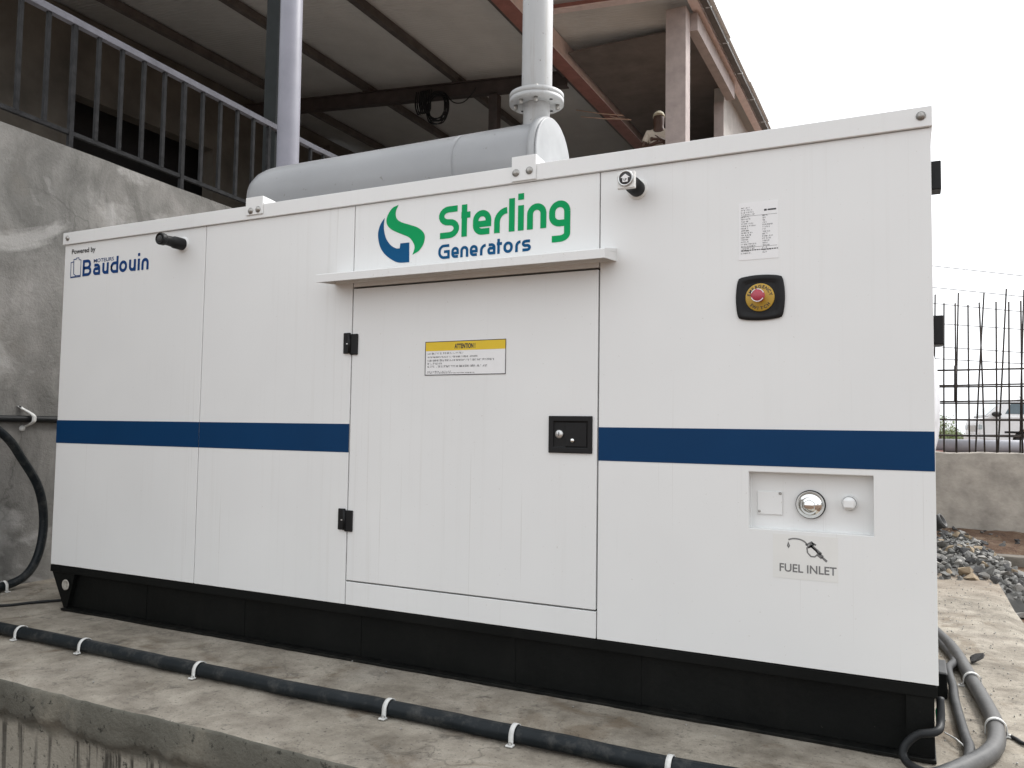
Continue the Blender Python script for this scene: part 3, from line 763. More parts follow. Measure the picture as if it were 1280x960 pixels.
# rain hood
m = MB(); hx0, hx1 = -2.42, -1.066
pr = [(0, 1.726), (-.130, 1.700), (-.134, 1.697), (-.134, 1.664), (-.126, 1.664), (-.126, 1.690), (-.006, 1.713), (-.006, 1.676), (0, 1.676)]
m.prism(pr, hx0, hx1, lambda u, v, w_: (w_, u-.0005, v))
for xa in (hx0, hx1-.006):
    m.hexa([(xa+.0005, -.006, 1.676), (xa+.0055, -.006, 1.676), (xa+.0005, -.1265, 1.665), (xa+.0055, -.1265, 1.665), (xa+.0005, -.006, 1.7125), (xa+.0055, -.006, 1.7125), (xa+.0005, -.1265, 1.69), (xa+.0055, -.1265, 1.69)])
hood = m.build('rain_hood', M_white, gen)
for x in (-1.72, -1.21): MB().lathe((x, -.07, 1.706), (0, 0, -1), [(0, .009), (.012, .009), (.014, .006), (.014, 0)], 8).build('bolt', M_screw, hood)
# top trim, bolts
m = MB(); m.box(L-.006, RR+.005, -.0115, .006, ZT-.001, TOP+.001); tr = m.build('top_trim', M_trim, gen, .0025)
m = MB(); m.box(RR-.012, RR+.0045, .0065, DEP+.03, ZT-.001, TOP); m.build('top_trim', M_trim, gen, .0025)
m = MB(); m.box(L-.006, L+.012, .0065, DEP+.03, ZT-.001, TOP); m.build('top_trim', M_trim, gen, .0025)
m = MB(); m.box(L-.006, RR+.0045, DEP+.0305, DEP+.04, ZT-.001, TOP); m.build('top_trim', M_trim, gen, .0025)
def hexbolt(x, z, parent, r=.0105, y=-.012):
    b = MB().lathe((x, y, z), (0, -1, 0), [(0, r*1.45), (.002, r*1.45), (.002, r*.9), (.008, r*.9), (.010, r*.6), (.010, 0)], 12).build('bolt', M_screw, parent)
hexbolt(-4.325, 2.068, tr); hexbolt(-.020, 2.070, tr)
# brackets (muffler feet)
for xa, xb, z0, bolts in ((-2.972, -2.862, 2.052, ((-2.938, 2.072), (-2.890, 2.0745))), (-1.514, -1.405, 2.037, ((-1.494, 2.071), (-1.433, 2.0735)))):
    m = MB(); m.box(xa, xb, -.0185, -.0125, z0, 2.139)
    m.hexa([(xa, -.0122, 2.102), (xb, -.0122, 2.102), (xa, .33, 2.102), (xb, .33, 2.102), (xa, -.0122, 2.139), (xb, -.0122, 2.139), (xa, .33, 2.109), (xb, .33, 2.109)])
    b = m.build('muffler_bracket', M_white, gen, .0015)
    for q in bolts: hexbolt(q[0], q[1], b, .011, -.019)
# muffler
MY, MZ, MR = .53, 2.300, .188
mf = MB().lathe((-3.48, MY, MZ), (1, 0, 0), [(.075, 0), (.075, .09), (.086, .122), (.112, .152), (.155, .173), (.205, .184), (.26, MR), (.27, MR), (.5, MR), (1.44, MR), (1.455, MR), (1.457, MR-.003), (1.461, MR-.003), (1.463, MR), (1.478, MR), (1.86, MR), (1.90, MR), (1.905, MR-.004), (1.905, 0)], 64).build('muffler', M_grey, gen)
MB().lathe((-1.612, MY, MZ), (1, 0, 0), [(0, MR+.0005), (.0, MR+.019), (.034, MR+.019), (.034, MR-.012)], 64).build('strap_band', M_capgrey, mf)
MB().lathe((-1.5745, MY, MZ), (1, 0, 0), [(0, MR+.013), (.006, MR+.014), (.0085, MR+.0115), (.009, MR+.008), (.0105, MR-.05), (.013, MR*.4), (.0135, 0)], 64).build('end_cap', M_capgrey, mf)
MB().lathe((-2.93, MY, MZ), (1, 0, 0), [(0, MR+.0005), (.0, MR+.004), (.05, MR+.004), (.05, MR+.0005)], 64)
m = MB(); m.box(-1.65, -1.59, MY-.21, MY+.21, 2.096, 2.16); m.build('saddle', M_white, mf)
m = MB(); m.box(-3.2, -3.14, MY-.21, MY+.21, 2.096, 2.16); m.build('saddle', M_white, mf)
# exhaust stack
SX = -1.661
sk = MB(); sk.lathe((SX, MY, 0), (0, 0, 1), [(2.44, .064), (2.60, .064)], 32); sk = sk.build('exhaust_elbow', M_stack, gen)
MB().lathe((SX, MY, 2.588), (0, 0, 1), [(0, .064), (0, .131), (.022, .131), (.022, .064)], 48).build('flange', M_stack, sk)
MB().lathe((SX, MY, 2.612), (0, 0, 1), [(0, .069), (0, .131), (.022, .131), (.022, .069)], 48).build('flange', M_stack, sk)
st = MB().lathe((SX, MY, 0), (0, 0, 1), [(2.634, .0735), (5.2, .0735), (5.2, .068), (2.7, .068)], 32).build('exhaust_stack', M_stack, gen)
for i in range(8):
    a = R(22.5+45*i); p = (SX+.101*math.cos(a), MY+.101*math.sin(a))
    if i % 2 == 0 or i == 5:
        MB().lathe((p[0], p[1], 2.566), (0, 0, 1), [(0, 0), (0, .011), (.022, .011), (.022, 0)], 6).build('flange_bolt', M_screw, sk)
        MB().lathe((p[0], p[1], 2.634), (0, 0, 1), [(0, .011), (.012, .011), (.012, 0)], 6).build('flange_bolt', M_screw, st)
    else:
        MB().lathe((p[0], p[1], 2.5855), (0, 0, 1), [(0, 0), (0, .008), (.002, .008)], 12).build('flange_hole', M_ink, sk)
# warning lamps / tubes on the panel
def panel_tube(x, z, plate):
    fl = MB().lathe((x, 0, z), (0, -1, 0), [(0, .040), (.004, .040), (.006, .036), (.006, .024)], 32).build('tube_rosette', M_clear if plate else M_white, gen)
    tb = MB().lathe((x, -.004, z), (0, -1, 0), [(0, .031), (.055, .031), (.060, .027), (.10, .025), (.118, .026)], 32).build('panel_tube', M_blkplastic, gen)
    hd = MB().lathe((x, -.118, z), (0, -1, 0), [(0, .027), (.004, .0305), (.028, .0305), (.031, .028), (.031, .0235), (.029, .0235), (.029, 0)], 32)
    if plate:
        hd.build('tube_head', M_galv, tb)
        m = MB(); m.box(x-.033, x+.033, -.142, -.122, z-.035, z+.026); m.build('head_plate', M_clear, tb, .002)
        MB().lathe((x, -.1475, z), (0, -1, 0), [(0, .023), (.001, .0225), (.001, 0)], 28).build('dial', M_ink, tb)
        P = [(-.006, -.012), (.010, -.012), (.011, .001), (.016, .001), (.002, .014), (-.013, .000), (-.007, .000)]
        P = [(-.010, -.014), (.010, -.014), (.010, .002), (.018, .002), (0, .016), (-.018, .002), (-.010, .002)]
        m = MB(); m.prism(P, -.1492, -.1487, lambda u, v, w_: (x+u, w_, z+v)); ar = m.build('dial_arrow', M_label, tb)
        text('dial_lettering', 'UP', x-.0065, z-.0095, .012, M_ink, tb, y=-.1496, xw=.013, bold=.0003)
    else:
        hd.build('tube_head', M_blkplastic, tb)
        MB().lathe((x, -.1475, z), (0, -1, 0), [(0, .018), (.001, .017), (.001, 0)], 8).build('dial', M_greyhose, tb)
panel_tube(-.984, 1.947, True); panel_tube(-3.414, 1.952, False)
# emergency switch
ex, ez = -.532, 1.503
def sq(hw, hh, bul, rr, n=7):
    P = []
    for (sx, sy) in ((1, -1), (1, 1), (-1, 1), (-1, -1)):
        pass
    cw, chh = hw*.90, hh*.90
    for side in range(4):
        for k in range(16):
            t = -.97+1.94*k/15; bul = 1-.10*t*t-.045*t**14
            q = ((hw*bul, chh*t), (-cw*t, hh*bul), (-hw*bul, -chh*t), (cw*t, -hh*bul))[side]
            P.append(q)
    return P
pl = MB(); b0 = sq(.0835, .0805, 0, 0)
for s_, y_ in ((1, 0), (1, -.006), (.93, -.010), (.78, -.010), (.70, -.004), (.0, -.004)):
    pass
rings = [(1, 0), (1, -.007), (.95, -.0105), (.80, -.0105), (.66, -.005)]
for s_, y_ in rings: pl.v += [(ex+u*s_, y_, ez+v*s_) for u, v in b0]
for r_ in range(len(rings)-1):
    for k in range(64): pl.face((r_*64+k, r_*64+(k+1) % 64, (r_+1)*64+(k+1) % 64, (r_+1)*64+k), True)
pl.face(tuple(4*64+k for k in range(64)))
em = pl.build('emergency_switch', M_blkplastic, gen)
MB().lathe((ex, -.004, ez), (0, -1, 0), [(0, .0495), (.005, .0495), (.006, .048), (.006, .012)], 40).build('yellow_disc', M_gold, em)
MB().lathe((ex, -.010, ez), (0, -1, 0), [(0, .016), (.030, .016), (.030, .021), (.040, .0235), (.046, .0235), (.050, .020), (.051, 0)], 32).build('push_button', M_red, em)
for a0, a1 in ((20, 95), (110, 160), (200, 330)):
    m = MB(); m.ribbon([(ex+.0215*math.cos(R(a)), ez+.0215*math.sin(R(a))) for a in range(a0, a1+1, 5)], .0028, lambda u, v: (u, -.0608, v)); m.build('button_arc', M_label, em)
for word, ra, a0, a1, flip in (('EMERGENCY', .0385, 165, 15, 1), ('SWITCH', .0385, 222, 318, -1)):
    for i, ch in enumerate(word):
        a = R(a0+(a1-a0)*i/(len(word)-1)); ro = a-math.pi/2 if flip > 0 else a+math.pi/2
        rr_ = ra-.0055 if flip > 0 else ra+.0055
        text('switch_lettering', ch, ex+rr_*math.cos(a), ez+rr_*math.sin(a), .0155, M_ink, em, y=-.0108, bold=.0004, align='CENTER', rot=ro)
def print_line(m, x0, x1, z, h, y, rr):
    x = x0
    while x < x1:
        for k in range(rr.randint(2, 8)):
            if x > x1: break
            w_ = h*rr.uniform(.38, .62); t_ = rr.choice((0, 0, .25)); b_ = rr.choice((0, 0, 0, -.25))
            if rr.random() < .5: m.box(x, x+w_*.4, y-.0004, y, z+h*(b_-.5), z+h*(.5+t_))
            if rr.random() < .75: m.box(x+w_*.45, x+w_, y-.0004, y, z-h*.5, z-h*.2)
            if rr.random() < .75: m.box(x, x+w_, y-.0003, y, z+h*.25, z+h*.5)
            x += w_*1.28
        x += h*.5
# rating sheet
def rect(name, x0, x1, z0, z1, m_, parent, y0=-.0012, y1=.0005):
    m = MB(); m.box(x0, x1, y0, y1, z0, z1); return m.build(name, m_, parent)
sh = rect('rating_sheet', -.606, -.4695, 1.641, 1.8475, M_label, gen)
m = MB(); z = 1.829; r2 = random.Random(3)
while z > 1.665:
    for xa, xe in ((-.598, -.545), (-.524, -.474)):
        lim = xa+(xe-xa)*r2.uniform(.45, 1.0) if xa < -.55 else xa+r2.uniform(.008, .035)
        if z > 1.80 and xa > -.55: continue
        print_line(m, xa, lim, z, .0038, -.0012, r2)
    z -= .0082
m.box(-.598, -.474, -.0016, -.0011, 1.7985, 1.7993); m.box(-.598, -.474, -.0016, -.0011, 1.686, 1.6868)
m.box(-.518, -.509, -.0016, -.0011, 1.812, 1.819); m.box(-.506, -.477, -.0016, -.0011, 1.813, 1.8185)
x = -.598
while x < -.476:
    wd = r2.uniform(.004, .009); m.box(x, x+wd, -.0016, -.0011, 1.6735, 1.677); x += wd+.002
m.build('sheet_print', M_ink, sh)
# attention label
at = rect('attention_label', -1.924, -1.534, 1.249, 1.395, M_label, dr, -.0022, .0)
rect('yellow_header', -1.9215, -1.5365, 1.354, 1.3925, M_yellow, at, -.0028, -.002)
m = MB(); m.ribbon([(-1.922, 1.2515), (-1.536, 1.2515), (-1.536, 1.393), (-1.922, 1.393)], .0032, lambda u, v: (u, -.0031, v), True); m.build('label_border', M_ink, at)
text('label_lettering', 'ATTENTION !', -1.778, 1.3625, .027, M_ink, at, y=-.0033, xw=.100, bold=.0011)
m = MB()
for z, xe, wgt in ((1.343, -1.738, .0030), (1.3275, -1.668, .0026), (1.313, -1.592, .0030), (1.3, -1.84, .0030), (1.2875, -1.622, .0034), (1.2655, -1.795, .0022), (1.2595, -1.68, .0016)):
    print_line(m, -1.910, xe, z, wgt*2.1, -.0023, r2)
m.build('label_print', M_ink, at)
# fuel inlet sign
fs = rect('fuel_sign', -.492, -.283, .532, .681, M_clear, gen, -.0008, .0005)
text('fuel_lettering', 'FUEL INLET', -.470, .5555, .034, M_greyink, fs, y=-.0013, xw=.182, bold=.0006, zs=1.12)
FM = lambda u, v: (u, -.0013, v)
m = MB()
m.ribbon(spline([Vector((-.441, .6645, 0)), Vector((-.425, .669, 0)), Vector((-.405, .6675, 0)), Vector((-.390, .661, 0)), Vector((-.381, .652, 0))], 4) and [(p.x, p.y) for p in spline([Vector((-.441, .6635, 0)), Vector((-.425, .668, 0)), Vector((-.405, .667, 0)), Vector((-.390, .661, 0)), Vector((-.380, .651, 0))], 5)], .005, FM)
m.ribbon([(-.382, .650), (-.366, .660), (-.360, .652), (-.374, .643)], .006, FM, True)
m.ribbon([(-.366, .658), (-.352, .651)], .006, FM)
m.ribbon([(-.381, .640), (-.379, .624), (-.368, .612), (-.356, .612), (-.346, .622), (-.352, .634), (-.366, .645)], .0045, FM, True)
m.ribbon([(-.372, .652), (-.336, .622)], .010, FM)
m.ribbon([(-.345, .622), (-.332, .611)], .014, FM)
m.ribbon([(-.334, .613), (-.318, .599)], .0075, FM)
m.ribbon([(-.441, .654), (-.4435, .643), (-.4405, .638), (-.4375, .643)], .004, FM, True)
m.build('nozzle_symbol', M_greyink, fs)
# --- drawn lettering: every glyph is a set of strokes in its own box
def arc(cx, cy, rx, ry, a0, a1, n=9): return [(cx+rx*math.cos(R(a0+(a1-a0)*i/n)), cy+ry*math.sin(R(a0+(a1-a0)*i/n))) for i in range(n+1)]
def glyph(ch, W, H, s, asc):
    h = s/2; r = min(W*.5-h, .42*H); E = []
    if ch in 'l': E = [([(W/2, 0), (W/2, asc)], 0)]
    elif ch == 'i': E = [([(W/2, 0), (W/2, H)], 0), ([(W/2, H+.22*H), (W/2, H+.22*H+s)], 0)]
    elif ch == 't': E = [([(h, asc*.95), (h, 0+r*.55+h)]+arc(h+r*.55, h+r*.55, r*.55, r*.55, 180, 270)+[(W, h)], 0) if False else ([(W*.34, H*1.32), (W*.34, 0)], 0), ([(0, H-h*.9), (W, H-h*.9)], 0)]
    elif ch == 'n': E = [([(h, 0), (h, H-h-r)]+arc(h+r, H-h-r, r, r, 180, 90)+arc(W-h-r, H-h-r, r, r, 90, 0)+[(W-h, 0)], 0)]
    elif ch == 'u': E = [([(h, H), (h, h+r)]+arc(h+r, h+r, r, r, 180, 270)+arc(W-h-r, h+r, r, r, 270, 360)+[(W-h, H)], 0), ([(W-h, 0), (W-h, H)], 0)]
    elif ch == 'r': r = min(W-h, .45*H); E = [([(h, 0), (h, H-h-r)]+arc(h+r, H-h-r, r, r, 180, 90)+[(W, H-h)], 0)]
    elif ch == 'o': E = [(arc(h+r, H-h-r, r, r, 180, 90)+arc(W-h-r, H-h-r, r, r, 90, 0)+arc(W-h-r, h+r, r, r, 0, -90)+arc(h+r, h+r, r, r, 270, 180), 1)]
    elif ch == 'e': E = [([(W-h, H*.44)]+[(W-h, H-h-r)]+arc(W-h-r, H-h-r, r, r, 0, 90)+arc(h+r, H-h-r, r, r, 90, 180)+arc(h+r, h+r, r, r, 180, 270)+[(W-h*.6, h)], 0), ([(h, H*.44), (W, H*.44)], 0)]
    elif ch == 'a': E = [([(h, H-h), (W-h-r, H-h)]+arc(W-h-r, H-h-r, r, r, 90, 0)+[(W-h, 0)], 0), ([(W-h, H*.56), (h+r*.6, H*.56)]+arc(h+r*.55, H*.28+h*.5, r*.55, H*.28-h*.5, 90, 270)+[(W-h, h)], 0)]
    elif ch == 'd': E = [([(W-h, 0), (W-h, asc)], 0), ([(W-h, H-h), (h+r, H-h)]+arc(h+r, H-h-r, r, r, 90, 180)+arc(h+r, h+r, r, r, 180, 270)+[(W-h, h)], 0)]
    elif ch == 'g': E = [([(W-h, H-h-r)]+arc(W-h-r, H-h-r, r, r, 0, 90)+arc(h+r, H-h-r, r, r, 90, 180)+arc(h+r, h+r*.9, r, r*.9, 180, 270)+[(W-h, h)], 0), ([(W-h, H-h-r), (W-h, -.28*H)]+arc(W-h-r, -.28*H, r, r*.62, 0, -90)+[(W*.14, -.28*H-r*.62)], 0)]
    elif ch in 'Ss':
        Hc = asc if ch == 'S' else H; q = (Hc-s)/4; rr = min(W/2-h, q*1.25)
        E = [([(W-h*.7, Hc-h)]+arc(h+rr, Hc-h-q, rr, q, 90, 270)+arc(W-h-rr, h+q, rr, q, 90, -90)+[(h*.5, h)], 0)]
    elif ch == 'G':
        Hc = asc; rr = min(W*.5-h, Hc*.38)
        E = [([(W*.95, Hc-h), (h+rr, Hc-h)]+arc(h+rr, Hc-h-rr, rr, rr, 90, 180)+arc(h+rr, h+rr, rr, rr, 180, 270)+[(W-h, h), (W-h, Hc*.5), (W*.5, Hc*.5)], 0)]
    elif ch == 'B':
        Hc = asc; q = (Hc-s)/4
        E = [([(h, h), (h, Hc-h), (W*.55, Hc-h)]+arc(W*.55, Hc-h-q, W*.38-h, q, 90, -90)+[(h, Hc*.5)], 0), ([(W*.55, Hc*.5)]+arc(W*.6, h+q, W*.4-h, q, 90, -90)+[(0, h)], 0)]
    return E
def word(name, spec, base, H, s, asc, m_, parent, y=-.0013):
    m = MB(); yy_ = y
    for i, (ch, x0, x1) in enumerate(spec):
        for k, (pts, cl) in enumerate(glyph(ch, x1-x0, H, s, asc)):
            yk = y-.00012*k
            m.ribbon(pts, s, lambda u, v: (x0+u, yk, base+v), bool(cl))
    return m.build(name, m_, parent)
word('lettering', [('S', -1.869, -1.768), ('t', -1.758, -1.714), ('e', -1.701, -1.614), ('r', -1.600, -1.540), ('l', -1.531, -1.506), ('i', -1.489, -1.465), ('n', -1.449, -1.363), ('g', -1.351, -1.259)], 1.8355, .1045, .0265, .1385, M_green, gen)
word('lettering', [('G', -1.869, -1.812), ('e', -1.804, -1.767), ('n', -1.760, -1.721), ('e', -1.714, -1.676), ('r', -1.665, -1.638), ('a', -1.630, -1.592), ('t', -1.586, -1.562), ('o', -1.555, -1.512), ('r', -1.501, -1.477), ('s', -1.471, -1.430)], 1.748, .0475, .0120, .0625, M_navy, gen)
word('lettering', [('B', -4.200, -4.126), ('a', -4.110, -4.052), ('u', -4.035, -3.983), ('d', -3.969, -3.905), ('o', -3.897, -3.835), ('u', -3.820, -3.766), ('i', -3.752, -3.735), ('n', -3.722, -3.667)], 1.8425, .0635, .0165, .0925, M_navy2, gen)
text('small_lettering', 'Powered by', -4.299, 1.977, .038, M_ink, gen, xw=.200, bold=.0007)
text('small_lettering', 'MOTEURS', -4.108, 1.9135, .028, M_navy2, gen, xw=.165, bold=.0002)
def smooth_closed(P, n=6):
    P = [Vector((a, b, 0)) for a, b in P]; return P
def emblem(name, P, sharp, m_):
    k = len(P); out = []
    for i in range(k):
        a, b, c, d = (Vector(P[(i+q) % k]) for q in (-1, 0, 1, 2))
        if i in sharp: a = b*2-c
        if (i+1) % k in sharp: d = c*2-b
        for t in range(5):
            t /= 5; out.append(.5*((2*b)+(c-a)*t+(2*a-5*b+4*c-d)*t*t+(3*b-a-3*c+d)*t*t*t))
    from mathutils.geometry import tessellate_polygon
    tri = tessellate_polygon([[Vector((p.x, p.y, 0)) for p in out]])
    me = bpy.data.meshes.new(name); me.from_pydata([(p.x, -.0013, p.y) for p in out], [], [tuple(q) for q in tri]); me.update()
    return link(name, me, m_, gen)
emblem('logo_emblem', [(-2.08, 2.01), (-2.114, 1.998), (-2.138, 1.967), (-2.143, 1.938), (-2.128, 1.913), (-2.099, 1.894), (-2.054, 1.874), (-2.02, 1.858), (-1.999, 1.834), (-1.991, 1.81), (-2.001, 1.78), (-1.969, 1.794), (-1.947, 1.82), (-1.939, 1.852), (-1.949, 1.876), (-1.977, 1.898), (-2.021, 1.915), (-2.067, 1.932), (-2.09, 1.952), (-2.094, 1.981)], (0, 10), M_green)
emblem('logo_emblem', [(-2.153, 1.959), (-2.175, 1.932), (-2.187, 1.895), (-2.184, 1.861), (-2.172, 1.826), (-2.148, 1.795), (-2.113, 1.769), (-2.073, 1.751), (-2.017, 1.748), (-2.019, 1.836), (-2.066, 1.836), (-2.069, 1.814), (-2.088, 1.816), (-2.115, 1.831), (-2.138, 1.857), (-2.151, 1.886), (-2.157, 1.921)], (0, 8, 9, 10, 11), M_navy)
m = MB(); FI = lambda u, v: (u, -.0013, v)
m.ribbon([(-4.301, 1.842), (-4.303, 1.928), (-4.279, 1.932), (-4.279, 1.945), (-4.258, 1.945), (-4.256, 1.951), (-4.236, 1.951), (-4.234, 1.941), (-4.217, 1.937), (-4.217, 1.844)], .0045, FI, True)
m.ribbon([(-4.279, 1.932), (-4.276, 1.862), (-4.255, 1.850), (-4.217, 1.850)], .005, lambda u, v: (u, -.0014, v))
m.ribbon([(-4.303, 1.844), (-4.255, 1.846)], .007, lambda u, v: (u, -.0015, v))
m.build('engine_symbol', M_navy2, gen)
# base frame
bf = MB()
bf.box(L+.002, RR-.004, .0, DEP+.02, .200, .2365)                      # top flange
bf.prism([(L+.01, .199), (-4.242, .013), (-.004, .013), (-.004, .199)],   .032, DEP-.03, lambda u, v, w_: (u, w_, v))
bf.hexa([(-4.240, -.012, .001), (-.001, -.012, .001), (-4.240, DEP+.02, .001), (-.001, DEP+.02, .001), (-4.243, -.012, .0125), (-.001, -.012, .0125), (-4.243, DEP+.02, .0125), (-.001, DEP+.02, .0125)])
base = bf.build('base_frame', M_black, gen, .002)
for x in (-3.63, -2.95, -2.26, -1.5, -.98):
    m = MB(); m.box(x-.012, x+.012, .0300, .0316, .0135, .1985); m.build('stiffener', M_black, base)
m = MB(); m.prism([(L+.012, .1985), (-4.242, .0135), (-4.215, .0135), (-4.16, .1985)], .006, .0315, lambda u, v, w_: (u, w_, v)); m.build('end_gusset', M_black, base)
m = MB(); m.box(-.085, -.0045, .006, .0315, .0135, .1985); m.build('end_gusset', M_black, base)
MB().lathe((-4.222, -.001, .138), (0, -1, 0), [(0, .0285), (.003, .0285), (.003, .022), (.0015, .020), (.0015, 0)], 28).build('lifting_hole', M_hole, base)
# junction box with lid on the right end of the base
jb = MB(); jb.box(-.002, .0535, .70, .90, .003, .099); jb = jb.build('junction_box', M_black, gen, .006)
m = MB(); m.hexa([(-.001, .692, .0995), (.056, .692, .0995), (-.001, .908, .0995), (.056, .908, .0995), (-.001, .70, .108), (.052, .70, .106), (-.001, .90, .108), (.052, .90, .106)]); m.build('box_lid', M_greyhose, jb, .003)
m = MB(); m.lathe((.010, .03, .135), (0, 0, 1), [(-.03, .010), (.02, .012), (.03, .009), (.03, 0)], 10); m.build('green_sleeve', M_green, gen)
# white plastic film hanging on the end face
m = MB(); n1, n2 = 10, 16
for j in range(n2+1):
    for i in range(n1+1):
        u = i/n1; v = j/n2; bl = math.sin(math.pi*u)**.6*math.sin(math.pi*min(1, max(0, v)))**.45
        m.v.append((RR+.001+.042*bl+(.010*fbm(u*4, v*9, 4)*bl if v < .45 else .002*fbm(u*3, v*3)*bl), .72+.56*u, .93+.465*v))
for j in range(n2):
    for i in range(n1): a = j*(n1+1)+i; m.face((a, a+1, a+n1+2, a+n1+1), True)
tag(m.build('plastic_bundle', M_bag), 'pale plastic wrapped bundle hanging on the generator right end', 'plastic sheet')
# white pipe rising behind the generator
t = tag(MB().tube([(-4.10, 1.5, 0), (-4.11, 1.5, 3.0), (-4.13, 1.5, 6.4)], .080, 20).build('white_pipe', M_postpaint), 'tall white vertical pipe standing behind the generator, before the dark column', 'pipe')

# ================================================================== SHED BUILDING
K = 1.3
def S(x, y, z): return (CP.x+K*(x-CP.x), CP.y+K*(y-CP.y), CP.z+K*(z-CP.z))
shed = thing('roofed_building', 'open roofed building with pink steel beams and corrugated roof behind the generator', 'building', (-8, 14, 0))
def zr(x): return 6.0-.09*(x+2.06)
def bx(name, x0, x1, y0, y1, z0, z1, m_, parent=shed, bev=0):
    a = S(x0, y0, z0); b = S(x1, y1, z1); m = MB(); m.box(a[0], b[0], a[1], b[1], a[2], b[2]); return m.build(name, m_, parent, bev)
def bm_(name, a, b, wd, h, m_, parent=shed):
    m = MB(); m.beam(S(*a), S(*b), wd*K, h*K); return m.build(name, m_, parent)
# corrugated sheets
y = 1.05*K+CP.y*(1-K); y = S(0, 1.0, 0)[1]; xl, xr = -11.6, -2.06; k = 0
pitch = .076
while y < 29:
    m = MB(); nc = 26
    off = .006 if k % 2 else 0
    edge = rnd.uniform(-.012, .012)
    for i in range(nc*4+9):
        yy_ = y+i*pitch/4-pitch; dz = .014*math.sin(2*math.pi*i/4)
        for xx in (xl, xr):
            p = S(xx, 0, zr(xx)); m.v.append((p[0]+(edge if xx == xr else 0), yy_, p[2]+dz+off))
    for i in range(nc*4+8): m.face((2*i, 2*i+1, 2*i+3, 2*i+2), True)
    o = m.build('roof_sheet', M_roof, shed); md = o.modifiers.new('solid', 'SOLIDIFY'); md.thickness = .0015; md.offset = 1
    y += nc*pitch; k += 1
for x in (-11.1, -9.5, -7.81, -6.15): bm_('purlin', (x, 1.0, zr(x)-.075), (x, 20, zr(x)-.075), .085, .11, M_purlin)
# main rafters (x-directed, under the purlins)
for yr in (7.3, 12.0, 16.5):
    m = MB(); xa, xb = -11.5, (-4.35 if yr < 8 else -2.4)
    a = Vector(S(xa, yr, zr(xa)-.25)); b = Vector(S(xb, yr, zr(xb)-.25))
    m.beam(a, b, .05, .24); m.beam(a+Vector((0, 0, -.13)), b+Vector((0, 0, -.13)), .17, .02); m.beam(a+Vector((0, 0, .13)), b+Vector((0, 0, .13)), .17, .02)
    m.build('rafter', M_rafter, shed)
for yr in (7.3,):
    for x in (-9.5, -7.81, -6.15):
        m = MB(); a = S(x, yr, zr(x)-.115); m.box(a[0]-.085, a[0]+.085, a[1]-.07, a[1]+.07, a[2]-.06, a[2]+.045); m.build('purlin_cleat', M_rafter, shed)
m = MB(); a = S(-5.50, 7.3, 5.72); m.box(a[0]-.09, a[0]+.09, a[1]-.08, a[1]+.08, 2.72, S(0, 0, zr(-5.5)-.385)[2]); m.build('column', M_rafter, shed)
m = MB(); a = S(-5.50, 7.3, 5.72); m.box(a[0]-.3, a[0]+.3, a[1]-.3, a[1]+.3, -.1, 2.7199); m.build('column_base', M_greywall, shed)
# red oxide main beam: pink outer face plate, paled to look sunlit, and dark red soffit
xg0, xg1 = -4.31, -4.10
g = bx('main_beam', xg0, xg1-.012, 4.2, 20, 5.915, 6.14, M_redoxide)
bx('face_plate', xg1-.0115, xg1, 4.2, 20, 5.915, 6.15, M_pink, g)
bx('dark_side_strip', xg0-.10, xg0-.004, 4.2, 20, 5.99, 6.06, M_purlin, g)  # dark strip along the left side of the main beam
# front edge beam between main beam and column
e = bm_('edge_beam', (-4.09, 5.7, 6.11), (-2.25, 5.7, 5.945), .06, .07, M_redoxide)
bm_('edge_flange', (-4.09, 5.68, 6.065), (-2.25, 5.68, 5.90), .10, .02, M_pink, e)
# columns and walls
bx('column', -2.572, -2.335, 6.0, 6.2, .1, 5.93, M_purple, shed, .006)
bx('side_beam', -2.365, -2.25, 6.21, 8.39, 5.72, 5.935, M_purple)
bx('side_wall', -2.537, -2.402, 8.4, 14, .1, 5.93, M_greywall)
bx('wall_end', -2.5375, -2.4015, 8.385, 8.399, .1, 5.72, M_purple)
ev = bm_('eave_purlin', (-2.255, 4.0, 5.985), (-2.255, 20, 5.985), .11, .05, M_pink)
bm_('gutter', (-2.13, 1.0, 5.955), (-2.13, 20, 5.955), .075, .05, M_purlin)
for i in range(16): y_ = 5.2+.95*i; bm_('gutter_bracket', (-2.185, y_, 5.94), (-2.08, y_, 5.93), .03, .012, M_galv)
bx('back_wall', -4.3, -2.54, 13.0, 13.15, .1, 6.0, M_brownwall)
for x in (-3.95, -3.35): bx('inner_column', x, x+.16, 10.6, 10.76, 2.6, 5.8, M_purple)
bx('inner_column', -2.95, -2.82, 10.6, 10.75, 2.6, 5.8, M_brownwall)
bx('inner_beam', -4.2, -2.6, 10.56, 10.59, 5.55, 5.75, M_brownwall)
bx('soffit_board', -4.05, -2.45, 6.6, 12.9, 5.965, 5.985, M_soffit)
# upper floor the man stands on
m = MB(); m.box(-6.6, -3.25, 8.55, 13.0, 4.12, 4.30); m.build('upper_floor', M_greywall, shed)
m = MB(); m.box(-3.05, -2.9, 8.9, 9.05, -.06, 4.12); m.build('floor_post', M_purple, shed)
